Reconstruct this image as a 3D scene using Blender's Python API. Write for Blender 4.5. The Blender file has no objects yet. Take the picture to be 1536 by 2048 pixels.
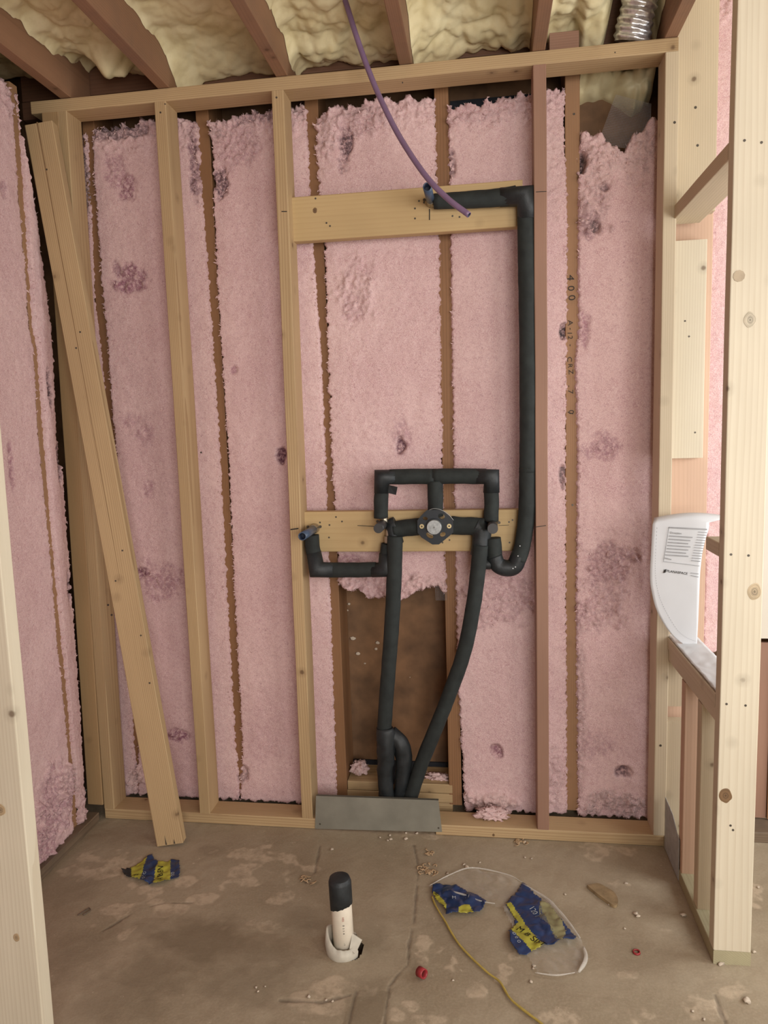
import bpy, bmesh, math, random
import numpy as np
from mathutils import Vector, Matrix, noise
random.seed(7)
S = bpy.context.scene
COL = S.collection
# ------------------------------------------------------------------ camera
CAM = Vector((0.0, -2.2946, 1.3667)); YAW, PITCH, ROLL = 0.1426, -0.1161, -0.0292; FPX = 1451.5
cyw, syw, cp, sp = math.cos(YAW), math.sin(YAW), math.cos(PITCH), math.sin(PITCH)
FWD = Vector((-syw*cp, cyw*cp, sp)); r0 = Vector((cyw, syw, 0)); u0 = r0.cross(FWD)
RGT = math.cos(ROLL)*r0 + math.sin(ROLL)*u0; UPV = -math.sin(ROLL)*r0 + math.cos(ROLL)*u0
cd = bpy.data.cameras.new('camera'); cam = bpy.data.objects.new('camera', cd); COL.objects.link(cam)
cd.sensor_fit = 'VERTICAL'; cd.sensor_height = 36; cd.lens = 36*FPX/2048; cd.clip_start = .02
cam.matrix_world = Matrix(((RGT.x, UPV.x, -FWD.x, CAM.x), (RGT.y, UPV.y, -FWD.y, CAM.y), (RGT.z, UPV.z, -FWD.z, CAM.z), (0, 0, 0, 1)))
S.camera = cam
S.view_settings.view_transform = 'Standard'; S.view_settings.look = 'None'
S.view_settings.gamma = 1; S.view_settings.use_curve_mapping = False
S.view_settings.exposure = -0.10
# ------------------------------------------------------------------ light
w = bpy.data.worlds.new('world'); S.world = w; w.use_nodes = True
bg = w.node_tree.nodes['Background']; bg.inputs[0].default_value = (1.0, .96, .90, 1); bg.inputs[1].default_value = .25
def area(name, loc, target, sx, sy, power, col):
    l = bpy.data.lights.new(name, 'AREA'); l.shape = 'RECTANGLE'; l.size = sx; l.size_y = sy; l.energy = power; l.color = col
    o = bpy.data.objects.new(name, l); COL.objects.link(o); o.location = loc
    o.rotation_euler = (Vector(target)-Vector(loc)).to_track_quat('-Z', 'Y').to_euler(); return o
area('window_daylight_front', (.85, -3.75, 1.5), (0, 0, 1.25), 1.5, 1.6, 84, (1, .965, .925))
area('added_fill_right', (1.86, -2.0, 1.5), (-.1, .1, 1.25), 1.3, 1.3, 34, (1, .965, .92))  # added fill before a closed wall stretch, brightens the right side
area('window_daylight_side', (1.90, -.55, 1.25), (.3, -.3, 1.0), .9, 1.1, 26, (.95, .98, 1))

# ------------------------------------------------------------------ helpers
def at(x, y, ax, val):
    """point where the sight line through a photo pixel meets the plane axis ax = val"""
    d = RGT*((x-768)/FPX) + UPV*((1024-y)/FPX) + FWD
    t = (val-CAM[ax])/d[ax]
    return CAM + d*t
def fl(x, y, z=0.0): return at(x, y, 2, z)
def tag(o, label=None, cat=None, group=None, kind=None):
    if label: o['label'] = label
    if cat: o['category'] = cat
    if group: o['group'] = group
    if kind: o['kind'] = kind
    return o
def mk(name, verts, faces, mat, parent=None, smooth=False, fmat=None, attr=None):
    me = bpy.data.meshes.new(name); me.from_pydata([tuple(v) for v in verts], [], faces)
    for m in (mat if isinstance(mat, list) else [mat]): me.materials.append(m)
    if fmat is not None: me.polygons.foreach_set('material_index', fmat)
    if smooth: me.polygons.foreach_set('use_smooth', [True]*len(me.polygons))
    if attr is not None:
        a = me.color_attributes.new('marks', 'FLOAT_COLOR', 'POINT'); a.data.foreach_set('color', np.asarray(attr, dtype=np.float32).ravel())
    me.update()
    o = bpy.data.objects.new(name, me); COL.objects.link(o)
    if parent: o.parent = parent
    return o
def empty(name, loc=(0, 0, 0)):
    o = bpy.data.objects.new(name, None); COL.objects.link(o); o.location = loc; o.empty_display_size = .05; return o
def nz(x, y, z=0.0): return noise.noise(Vector((x, y, z)))
# ------------------------------------------------------------------ materials
class NT:
    def __init__(s, name):
        s.m = bpy.data.materials.new(name); s.m.use_nodes = True; s.t = s.m.node_tree; s.b = s.t.nodes['Principled BSDF']
    def n(s, typ, **k):
        nd = s.t.nodes.new(typ)
        for a, v in k.items():
            if a[0] == '_': nd.inputs[a[1:].replace('__', ' ')].default_value = v
            else: setattr(nd, a, v)
        return nd
    def l(s, a, b): s.t.links.new(a, b)
    def math(s, op, a, b=None, clamp=False):
        nd = s.n('ShaderNodeMath', operation=op, use_clamp=clamp)
        for i, v in enumerate((a, b)):
            if v is None: continue
            if isinstance(v, (int, float)): nd.inputs[i].default_value = v
            else: s.l(v, nd.inputs[i])
        return nd.outputs[0]
    def mix(s, f, a, b, mode='MIX'):
        nd = s.n('ShaderNodeMix', data_type='RGBA', blend_type=mode)
        for i, v in ((0, f), (6, a), (7, b)):
            if isinstance(v, (int, float)): nd.inputs[i].default_value = v
            elif isinstance(v, tuple): nd.inputs[i].default_value = v+(1,) if len(v) == 3 else v
            else: s.l(v, nd.inputs[i])
        return nd.outputs[2]
    def ramp(s, f, lo, hi):
        nd = s.n('ShaderNodeMapRange'); nd.inputs[1].default_value = lo; nd.inputs[2].default_value = hi; s.l(f, nd.inputs[0]); return nd.outputs[0]
    def noise(s, vec, scale, detail=3, rough=.5):
        nd = s.n('ShaderNodeTexNoise'); nd.inputs['Scale'].default_value = scale; nd.inputs['Detail'].default_value = detail; nd.inputs['Roughness'].default_value = rough
        s.l(vec, nd.inputs['Vector']); return nd.outputs[0]
    def mapv(s, vec, sc=(1, 1, 1)):
        nd = s.n('ShaderNodeMapping'); nd.inputs['Scale'].default_value = sc; s.l(vec, nd.inputs['Vector']); return nd.outputs[0]
    def bump(s, h, strength=.3, dist=.002):
        nd = s.n('ShaderNodeBump'); nd.inputs['Strength'].default_value = strength; nd.inputs['Distance'].default_value = dist
        s.l(h, nd.inputs['Height']); s.l(nd.outputs[0], s.b.inputs['Normal'])
def plain(name, col, rough=.6, metal=0, var=.15, scale=40, bump=.2):
    k = NT(name); tc = k.n('ShaderNodeTexCoord').outputs['Object']
    n = k.noise(tc, scale, 4)
    c = k.mix(k.ramp(n, .3, .7), tuple(v*(1-var) for v in col), tuple(min(1, v*(1+var)) for v in col))
    k.l(c, k.b.inputs['Base Color']); k.b.inputs['Roughness'].default_value = rough; k.b.inputs['Metallic'].default_value = metal
    if bump: k.bump(k.noise(tc, scale*5, 3), bump, .001)
    return k.m
def wood(name, light, dark, ring=55, contrast=.6, knot=True, rough=.65, dirt=0.0, knotcol=(.10, .045, .018)):
    k = NT(name); tc = k.n('ShaderNodeTexCoord').outputs['Object']; rnd = k.n('ShaderNodeObjectInfo').outputs['Random']
    off = k.n('ShaderNodeCombineXYZ'); k.l(k.math('MULTIPLY_ADD', rnd, .09), off.inputs[0])
    k.l(k.math('SUBTRACT', .05, k.math('FRACT', k.math('MULTIPLY', rnd, 7.3))), off.inputs[1]); k.l(k.math('MULTIPLY', rnd, 9.0), off.inputs[2])
    va = k.n('ShaderNodeVectorMath', operation='ADD'); k.l(tc, va.inputs[0]); k.l(off.outputs[0], va.inputs[1]); P = va.outputs[0]
    st = k.mapv(P, (1, 1, .05))
    dn = k.n('ShaderNodeTexNoise'); dn.inputs['Scale'].default_value = 9; dn.inputs['Detail'].default_value = 2; k.l(st, dn.inputs['Vector'])
    sc = k.n('ShaderNodeVectorMath', operation='SCALE'); k.l(dn.outputs['Color'], sc.inputs[0]); sc.inputs['Scale'].default_value = .035
    ad = k.n('ShaderNodeVectorMath', operation='ADD'); k.l(st, ad.inputs[0]); k.l(sc.outputs[0], ad.inputs[1])
    wv = k.n('ShaderNodeTexWave', wave_type='RINGS', rings_direction='Z', wave_profile='SAW'); wv.inputs['Scale'].default_value = ring
    wv.inputs['Distortion'].default_value = .6; wv.inputs['Detail'].default_value = 1; k.l(ad.outputs[0], wv.inputs['Vector'])
    fib = k.noise(k.mapv(P, (1, 1, .02)), 420, 2)
    blotch = k.noise(k.mapv(P, (1, 1, .25)), 7, 3)
    g = k.math('MULTIPLY', k.math('POWER', wv.outputs[1], 2.2), contrast)
    g = k.math('ADD', g, k.math('MULTIPLY', k.math('SUBTRACT', fib, .5), .5), clamp=True)
    c = k.mix(g, light, dark)
    c = k.mix(k.math('MULTIPLY', k.ramp(blotch, .4, .75), .35), c, tuple(v*.72 for v in dark))
    if dirt:
        c = k.mix(k.math('MULTIPLY', k.ramp(k.noise(P, 5, 5, .7), .45, .7), dirt), c, (.09, .07, .055))
    if knot:
        v = k.n('ShaderNodeTexVoronoi'); v.inputs['Scale'].default_value = 8.5; k.l(k.mapv(P, (1, 1, 1.0)), v.inputs['Vector'])
        d = k.math('ADD', v.outputs['Distance'], k.math('MULTIPLY', k.math('SUBTRACT', k.noise(P, 60, 2), .5), .05))
        c = k.mix(k.math('MULTIPLY', k.math('SUBTRACT', 1.0, k.ramp(d, .035, .075)), .85), c, knotcol)
        ringk = k.math('MULTIPLY', k.math('SUBTRACT', 1.0, k.ramp(d, .07, .19)), .35)
        c = k.mix(ringk, c, tuple(v_*.6 for v_ in dark))
    k.l(c, k.b.inputs['Base Color']); k.b.inputs['Roughness'].default_value = rough
    k.bump(g, .25, .0008)
    return k.m
M = {}
M['pine'] = wood('pine_lumber', (.50, .355, .19), (.34, .21, .10), contrast=.8)
M['pine_face'] = wood('pine_board', (.53, .375, .185), (.44, .29, .13), ring=22, contrast=.35)
M['pine_pale'] = wood('pale_pine', (.68, .61, .47), (.56, .47, .34), ring=38, contrast=.55)
M['pine_right'] = wood('sunlit_pine', (.62, .52, .37), (.50, .40, .27), ring=60, contrast=.6)  # paler copy of pine, the right side's strong daylight put into its colour
M['pine_pink'] = wood('pinkish_fir', (.62, .42, .30), (.50, .32, .22), ring=40, contrast=.4, knot=False)
M['fir_red'] = wood('reddish_fir', (.33, .185, .125), (.24, .125, .08), ring=70, contrast=.6, knot=False)
M['fir_brown'] = wood('old_brown_fir', (.27, .135, .06), (.18, .085, .035), ring=70, contrast=.7, knot=False)
M['fir_old'] = wood('weathered_stud', (.36, .20, .10), (.25, .13, .06), ring=80, contrast=.7)
M['fir_joist'] = wood('joist_fir', (.29, .155, .085), (.20, .10, .055), ring=50, contrast=.5, dirt=.3)
M['wood_dirty'] = wood('dirty_sill_wood', (.20, .14, .09), (.10, .07, .045), ring=60, contrast=.7, dirt=.7)
M['wood_treated'] = wood('treated_wood', (.42, .38, .24), (.32, .28, .16), ring=60, contrast=.6, knot=False, dirt=.2)

def batt_mat():
    k = NT('pink_fibreglass'); tc = k.n('ShaderNodeTexCoord').outputs['Object']
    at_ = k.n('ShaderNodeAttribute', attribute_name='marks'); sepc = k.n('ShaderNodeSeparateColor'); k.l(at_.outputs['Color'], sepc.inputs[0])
    n1 = k.noise(tc, 5, 4, .6); n2 = k.noise(tc, 90, 4, .7); n3 = k.noise(tc, 330, 3, .7)
    c = k.mix(k.ramp(n1, .35, .68), (.63, .395, .40), (.73, .495, .485))
    c = k.mix(k.math('MULTIPLY', k.ramp(n2, .45, .7), .48), c, (.44, .20, .24))
    c = k.mix(k.math('MULTIPLY', k.ramp(n3, .42, .62), .6), c, (.87, .70, .68))
    sp = k.ramp(k.noise(tc, 120, 2, .6), .64, .74)
    c = k.mix(k.math('MULTIPLY', sp, .35), c, (.25, .08, .12))
    br = k.ramp(k.noise(tc, 75, 4, .75), .36, .58)
    c = k.mix(k.math('MULTIPLY', k.math('MULTIPLY', sepc.outputs[0], br), .95), c, (.20, .035, .10))  # torn places: denser pink together with their shade, painted in
    c = k.mix(k.math('MULTIPLY', k.math('MULTIPLY', sepc.outputs[1], br), .95), c, (.035, .03, .035))  # near-black: shade inside holes and deep tears put into the colour
    c = k.mix(k.math('MULTIPLY', sepc.outputs[2], .7), c, (.78, .62, .52))
    k.l(c, k.b.inputs['Base Color']); k.b.inputs['Roughness'].default_value = .95; k.b.inputs['Specular IOR Level'].default_value = .1
    k.bump(k.math('ADD', k.math('MULTIPLY', n2, .8), n3), .55, .004); return k.m
M['batt'] = batt_mat()
def foam_mat():
    k = NT('spray_foam'); tc = k.n('ShaderNodeTexCoord').outputs['Object']
    c = k.mix(k.ramp(k.noise(tc, 9, 4, .6), .35, .7), (.68, .58, .33), (.80, .72, .47))
    c = k.mix(k.math('MULTIPLY', k.ramp(k.noise(tc, 30, 3, .6), .55, .75), .35), c, (.55, .42, .22))
    k.l(c, k.b.inputs['Base Color']); k.b.inputs['Roughness'].default_value = .5; k.bump(k.noise(tc, 60, 3), .25, .004); return k.m
M['foam'] = foam_mat()
def floor_mat():
    k = NT('concrete_floor'); tc = k.n('ShaderNodeTexCoord').outputs['Object']
    at_ = k.n('ShaderNodeAttribute', attribute_name='marks'); sepc = k.n('ShaderNodeSeparateColor'); k.l(at_.outputs['Color'], sepc.inputs[0])
    n1 = k.noise(tc, 2.2, 6, .6); n2 = k.noise(tc, 16, 5, .65); n3 = k.noise(tc, 150, 3, .6)
    c = k.mix(k.ramp(n1, .35, .68), (.255, .20, .128), (.375, .308, .215))
    c = k.mix(k.math('MULTIPLY', k.ramp(n2, .42, .72), .45), c, (.26, .195, .125))
    c = k.mix(k.math('MULTIPLY', k.ramp(n3, .4, .7), .22), c, (.48, .39, .29))
    c = k.mix(k.math('MULTIPLY', k.ramp(k.noise(tc, 42, 4, .7), .66, .72), .5), c, (.60, .50, .38))
    br = k.ramp(k.noise(tc, 24, 5, .7), .36, .56)
    c = k.mix(k.math('MULTIPLY', k.math('MULTIPLY', sepc.outputs[0], br), .8), c, (.58, .46, .33))
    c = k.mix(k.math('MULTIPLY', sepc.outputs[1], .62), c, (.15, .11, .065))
    c = k.mix(k.math('MULTIPLY', sepc.outputs[2], .85), c, (.06, .045, .033))
    k.l(c, k.b.inputs['Base Color']); k.b.inputs['Roughness'].default_value = .75
    k.bump(k.math('ADD', n2, k.math('MULTIPLY', n3, .4)), .35, .004); return k.m
M['floor'] = floor_mat()
M['sheath'] = plain('brown_sheathing', (.18, .095, .045), .75, var=.35, scale=12)
M['sheath_dark'] = plain('dark_membrane', (.012, .014, .02), .8, var=.3)
M['rim'] = wood('rim_board', (.16, .075, .04), (.10, .045, .025), ring=40, contrast=.5, knot=False)
M['knot'] = plain('wood_knot', (.16, .09, .04), .6, bump=.1)
M['steel'] = plain('galvanised_steel', (.27, .26, .215), .55, .35, var=.12, scale=14, bump=.05)
M['rubber'] = plain('black_foam_sleeve', (.016, .020, .019), .85, var=.3, scale=30, bump=.35)
M['tape'] = plain('black_tape', (.014, .017, .019), .55, var=.3, scale=50, bump=.4)
M['plate_black'] = plain('black_plastic', (.008, .011, .016), .4, bump=.05)
M['grey_metal'] = plain('zinc_cap', (.36, .37, .37), .38, .7, var=.2, scale=120, bump=.1)
M['brass'] = plain('brass', (.62, .50, .28), .35, .8, bump=.05)
M['copper_dirty'] = plain('nickel_brass', (.40, .35, .27), .35, .8, bump=.1)
M['pipe_blue'] = plain('blue_grey_pipe', (.055, .085, .14), .4, bump=.05)
M['pipe_in'] = plain('pipe_bore', (.004, .010, .03), .5, bump=0)
M['stub_dark'] = plain('dark_stub', (.035, .033, .033), .45, bump=.1)
M['pex'] = plain('purple_pex', (.20, .125, .22), .4, bump=.05, var=.08)
M['pvc'] = plain('white_pvc', (.72, .64, .52), .4, bump=.05, var=.05)
M['wrap'] = plain('white_foam_wrap', (.50, .46, .38), .7, bump=.2, var=.1)
M['pit'] = plain('dark_pit', (.13, .095, .065), .9)
M['ink'] = plain('dark_ink', (.02, .015, .012), .7, bump=0)
M['ink_grey'] = plain('grey_print', (.32, .32, .33), .7, bump=0)
M['ink_red'] = plain('red_print', (.45, .16, .12), .6, bump=0)
M['paper'] = plain('white_paper', (.64, .65, .67), .6, var=.03, scale=6, bump=.1)
M['blue'] = plain('blue_plastic', (.013, .032, .095), .35, bump=.1, var=.25)
M['yellow'] = plain('yellow_plastic', (.35, .32, .04), .4, bump=.1, var=.2)
M['olive'] = plain('olive_plastic', (.22, .20, .10), .4, bump=.1, var=.2)
M['white_ink'] = plain('white_print', (.62, .66, .68), .5, bump=0)
M['red'] = plain('red_plastic', (.30, .025, .03), .4, bump=0)
M['string'] = plain('yellow_string', (.42, .31, .07), .6, bump=.3)
M['crumb'] = plain('pale_crumb', (.55, .46, .36), .8, var=.15, bump=.3)
M['shaving'] = plain('wood_shaving', (.48, .33, .19), .7, var=.2)
M['chip'] = plain('brown_stone_chip', (.27, .19, .10), .6, var=.25)
M['staple'] = plain('rusty_wire', (.15, .11, .08), .5, .5)
M['net'] = plain('grey_netting', (.27, .265, .27), .6, bump=0)
M['nail'] = plain('nail_steel', (.09, .075, .06), .5, .5, bump=0)
M['gloss_foil'] = plain('foil', (.80, .77, .80), .30, .85, var=.3, scale=60, bump=.6)
def clear_mat(fac=.03, kf=.35):
    k = NT('clear_polythene'); b = k.b
    tr = k.n('ShaderNodeBsdfTransparent'); tr.inputs[0].default_value = (.97, .96, .94, 1)
    b.inputs['Base Color'].default_value = (.75, .72, .66, 1); b.inputs['Roughness'].default_value = .18
    lw = k.n('ShaderNodeLayerWeight'); lw.inputs[0].default_value = .35
    tc = k.n('ShaderNodeTexCoord').outputs['Object']; n = k.noise(tc, 30, 4, .7)
    f = k.math('ADD', k.math('MULTIPLY', lw.outputs['Facing'], kf), k.math('MULTIPLY', k.ramp(n, .55, .8), .18))
    f = k.math('ADD', f, fac, clamp=True)
    mx = k.n('ShaderNodeMixShader'); k.l(f, mx.inputs[0]); k.l(tr.outputs[0], mx.inputs[1]); k.l(b.outputs[0], mx.inputs[2])
    k.l(mx.outputs[0], k.t.nodes['Material Output'].inputs[0]); k.bump(n, .4, .006); return k.m
M['clear'] = clear_mat()

# ------------------------------------------------------------------ geometry builders
def lumber(name, p0, p1, w, d, mat, xdir=(1, 0, 0), parent=None, r=.0025, wob=.0006, cut0=None, mats=None):
    """board running from p0 to p1 (centre line); w along xdir, d across; local z is the grain"""
    p0, p1 = Vector(p0), Vector(p1); L = (p1-p0).length; z = (p1-p0).normalized()
    x = Vector(xdir); x = (x-z*x.dot(z)).normalized(); y = z.cross(x)
    prof = []
    for sx, sy in ((-1, -1), (1, -1), (1, 1), (-1, 1)):
        cx, cy = sx*(w/2-r), sy*(d/2-r)
        a0 = {(-1, -1): 180, (1, -1): 270, (1, 1): 0, (-1, 1): 90}[(sx, sy)]
        for q in (0, 45, 90):
            a = math.radians(a0+q); prof.append((cx+r*math.cos(a), cy+r*math.sin(a)))
    n = len(prof); seg = max(2, int(L/.12)); V = []; F = []; sd = random.random()*50
    for i in range(seg+1):
        t = L*i/seg
        ox = wob*2*nz(sd, t*3); oy = wob*2*nz(sd+9, t*3)
        for px, py in prof: V.append((px+ox, py+oy, t))
    for i in range(seg):
        for j in range(n): F.append((i*n+j, i*n+(j+1) % n, (i+1)*n+(j+1) % n, (i+1)*n+j))
    F.append(tuple(range(n-1, -1, -1))); F.append(tuple(range(seg*n, seg*n+n)))
    o = mk(name, V, F, mat, parent)
    o.matrix_world = Matrix(((x.x, y.x, z.x, p0.x), (x.y, y.y, z.y, p0.y), (x.z, y.z, z.z, p0.z), (0, 0, 0, 1)))
    return o
def box_lumber(name, x0, x1, y0, y1, z0, z1, mat, axis=2, **k):
    c = [(x0+x1)/2, (y0+y1)/2, (z0+z1)/2]; a = list(c); b = list(c); lo, hi = ((x0, x1), (y0, y1), (z0, z1))[axis]
    a[axis] = lo; b[axis] = hi
    if axis == 2: return lumber(name, a, b, x1-x0, y1-y0, mat, (1, 0, 0), **k)
    if axis == 0: return lumber(name, a, b, z1-z0, y1-y0, mat, (0, 0, 1), **k)
    return lumber(name, a, b, x1-x0, z1-z0, mat, (1, 0, 0), **k)
def plainbox(name, x0, x1, y0, y1, z0, z1, mat, parent=None):
    V = [(x, y, z) for x in (x0, x1) for y in (y0, y1) for z in (z0, z1)]
    F = [(0, 1, 3, 2), (4, 6, 7, 5), (0, 4, 5, 1), (2, 3, 7, 6), (0, 2, 6, 4), (1, 5, 7, 3)]
    return mk(name, V, F, mat, parent)
def smooth_path(pts, n=8):
    pts = [Vector(p) for p in pts]; P = [2*pts[0]-pts[1]]+pts+[2*pts[-1]-pts[-2]]; out = []
    for i in range(1, len(P)-2):
        for k in range(n):
            t = k/n; a, b, c, d = P[i-1], P[i], P[i+1], P[i+2]
            out.append(.5*((2*b)+(c-a)*t+(2*a-5*b+4*c-d)*t*t+(3*b-a-3*c+d)*t**3))
    out.append(pts[-1]); return out
def tube(name, pts, rad, mat, parent=None, seg=18, n=6, sharp=False, rough=0.0, capped=True, hollow=None, sx=1.0):
    P = [Vector(p) for p in pts] if sharp else smooth_path(pts, n)
    if len(P) == 2: P = [P[0].lerp(P[1], i/6) for i in range(7)]
    V = []; F = []; sd = random.random()*90; tprev = None; ux = None; tot = 0
    for i, p in enumerate(P):
        t = (P[min(i+1, len(P)-1)]-P[max(i-1, 0)]).normalized()
        if ux is None:
            ux = t.orthogonal().normalized()
        else: ux = (ux-t*ux.dot(t)).normalized()
        uy = t.cross(ux); tot += (P[i]-P[i-1]).length if i else 0
        R = rad(i/(len(P)-1)) if callable(rad) else rad
        for j in range(seg):
            a = 2*math.pi*j/seg; rr = R*(1+rough*nz(sd+tot*30, math.cos(a)*1.5, math.sin(a)*1.5))
            V.append(p+ux*math.cos(a)*rr+uy*math.sin(a)*rr)
    m = len(P)
    for i in range(m-1):
        for j in range(seg): F.append((i*seg+j, i*seg+(j+1) % seg, (i+1)*seg+(j+1) % seg, (i+1)*seg+j))
    fm = [0]*len(F)
    if capped:
        for base, flip in ((0, True), ((m-1)*seg, False)):
            if hollow and not flip:
                t = (P[-1]-P[-2]).normalized(); c = P[-1]
                k0 = len(V)
                for j in range(seg): V.append(c+(V[base+j]-c)*hollow)
                for j in range(seg): V.append(c+(V[base+j]-c)*hollow-t*.03)
                for j in range(seg): F.append((base+j, base+(j+1) % seg, k0+(j+1) % seg, k0+j)); fm.append(0)
                for j in range(seg): F.append((k0+j, k0+(j+1) % seg, k0+seg+(j+1) % seg, k0+seg+j)); fm.append(1)
                F.append(tuple(range(k0+seg, k0+2*seg))); fm.append(1)
            else:
                r_ = list(range(base, base+seg)); F.append(tuple(r_[::-1] if flip else r_)); fm.append(0)
    o = mk(name, V, F, mat, parent, smooth=True, fmat=fm)
    o.data.polygons.foreach_set('use_smooth', [len(f.vertices) == 4 for f in o.data.polygons])
    return o
def text(name, body, size, org, xd, yd, mat, parent, depth=.0002, align='LEFT', xs=1.0, thin=0.0):
    cu = bpy.data.curves.new('txt', 'FONT'); cu.body = body; cu.size = size; cu.extrude = depth; cu.align_x = align; cu.offset = thin
    t = bpy.data.objects.new('txt', cu); COL.objects.link(t); bpy.context.view_layer.update()
    me = bpy.data.meshes.new_from_object(t.evaluated_get(bpy.context.evaluated_depsgraph_get()))
    bpy.data.objects.remove(t); me.name = name; me.materials.clear(); me.materials.append(mat)
    xd = Vector(xd).normalized(); yd = Vector(yd); yd = (yd-xd*yd.dot(xd)).normalized(); zd = xd.cross(yd); org = Vector(org); xd = xd*xs
    me.transform(Matrix(((xd.x, yd.x, zd.x, org.x), (xd.y, yd.y, zd.y, org.y), (xd.z, yd.z, zd.z, org.z), (0, 0, 0, 1))))
    o = bpy.data.objects.new(name, me); COL.objects.link(o)
    if parent: o.parent = parent; o.matrix_parent_inverse = parent.matrix_world.inverted()
    return o
def child(o, parent):
    bpy.context.view_layer.update(); o.parent = parent; o.matrix_parent_inverse = parent.matrix_world.inverted(); return o
def disc(name, c, nrm, r, th, mat, parent=None, seg=16):
    c = Vector(c); nrm = Vector(nrm).normalized(); o = tube(name, [c, c+nrm*th], r, mat, None, seg=seg, sharp=True)
    if parent: child(o, parent)
    return o
def knot(parent, p, nrm, r, mat):
    c0 = mat.node_tree.nodes['Mix'].inputs[6].default_value[:3]
    mats = [mat]+[plain('knot_ring', tuple(v*f for v in c0), .6, bump=.1) for f in (1.45, .62)]
    p = Vector(p); n = Vector(nrm).normalized(); ux = n.cross(Vector((0, 0, 1))).normalized(); uy = n.cross(ux); sd = random.random()*50
    seg = 30; V = [p+n*.0007]; F = []; fm = []
    fr = [.16, .34, .42, .62, .72, .9, 1.0]; mi = [2, 0, 2, 0, 1, 0, 1]
    for k, f in enumerate(fr):
        for j in range(seg):
            a = 2*math.pi*j/seg; rr = r*f*(1+.16*nz(math.cos(a)*1.3+sd, math.sin(a)*1.3, f))
            V.append(p+ux*math.cos(a)*rr*.92+uy*math.sin(a)*rr*1.15+n*(.0007 if f < 1 else .0002))
    for j in range(seg): F.append((0, 1+j, 1+(j+1) % seg)); fm.append(mi[0])
    for k in range(len(fr)-1):
        for j in range(seg): F.append((1+k*seg+j, 1+(k+1)*seg+j, 1+(k+1)*seg+(j+1) % seg, 1+k*seg+(j+1) % seg)); fm.append(mi[k+1])
    o = mk('knot', V, F, mats, fmat=fm); child(o, parent); return o
def nails(parent, pts, nrm=(0, -1, 0), r=.0035, name='nail_head', mat=None):
    if name == 'knot':
        for p in pts: knot(parent, p, nrm, r, mat or M['knot'])
        return
    for p in pts: disc(name, Vector(p)-Vector(nrm)*.002, nrm, r, .0026, mat or M['nail'], parent, 10)
def line_mark(name, a, b, wd, nrm, mat, parent):
    a, b = Vector(a), Vector(b); t = (b-a).normalized(); n = Vector(nrm).normalized(); s = t.cross(n)*wd/2; h = n*.0004
    V = [a-s, a+s, b+s, b-s]; V = V+[v+h for v in V]
    o = mk(name, V, [(4, 5, 6, 7), (3, 2, 1, 0), (0, 1, 5, 4), (1, 2, 6, 5), (2, 3, 7, 6), (3, 0, 4, 7)], mat); child(o, parent); return o

T, D = .038, .089; ZT = 2.44; YF = .146; YS = .286; XR = .549
# ------------------------------------------------------------------ setting
# floor: fine patch in view + coarse surround in one mesh
LIGHT = [(500,1705,50,12),(560,1720,40,12),(620,1735,24,10),(490,1740,40,14),(230,1725,60,14),(300,1745,40,12),(470,1760,30,10),(330,1812,60,14),(385,1800,34,10),
 (200,1740,50,12),(250,1870,16,10),(240,1822,24,10),(190,1850,14,6),(545,1745,30,10),(560,1795,24,10),(840,1900,14,30),(850,1880,16,14),(905,1920,14,26),(900,1900,24,10),
 (835,1665,40,9),(660,1975,70,16),(640,2010,40,14),(610,1990,24,10),(1245,1770,24,6),(1265,1955,30,9),(1330,1600,20,10),(960,1980,20,10),(1010,1960,14,20),(1080,2030,20,14),(1400,2000,30,26),
 (1190,1700,50,14),(240,1700,30,10),(1270,2030,30,14),(1120,2020,30,20),(820,2010,22,10),(790,2030,16,16),(1340,1860,14,8),(1030,1910,12,10),(370,1760,40,10),(520,1850,40,12),(860,2040,30,10),(290,1780,50,10),(1480,1760,24,30),(1460,1980,30,12)]
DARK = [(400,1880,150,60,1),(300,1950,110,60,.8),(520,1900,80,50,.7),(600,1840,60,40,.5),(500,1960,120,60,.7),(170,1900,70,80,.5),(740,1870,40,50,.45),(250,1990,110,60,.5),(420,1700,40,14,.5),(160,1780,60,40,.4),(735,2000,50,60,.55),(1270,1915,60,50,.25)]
CRACKS = [[(828,1690),(838,1740),(832,1790),(828,1840),(818,1890),(816,1930),(795,1950),(778,1972)],[(640,1692),(634,1720),(630,1745),(612,1765)],
 [(778,1975),(774,2010),(768,2048)],[(712,1985),(704,2015),(698,2048)],[(205,1862),(280,1818),(330,1806),(385,1806)],[(1430,1990),(1440,2020),(1452,2048)],[(700,1990),(640,2005),(560,2000)]]
def px_ell(l):
    out = []
    for e in l:
        c = fl(e[0], e[1]); a = fl(e[0]+e[2], e[1]); b = fl(e[0], e[1]+e[3]); out.append((c.x, c.y, abs(a.x-c.x), abs(b.y-c.y), e[4] if len(e) > 4 else 1))
    return out
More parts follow.
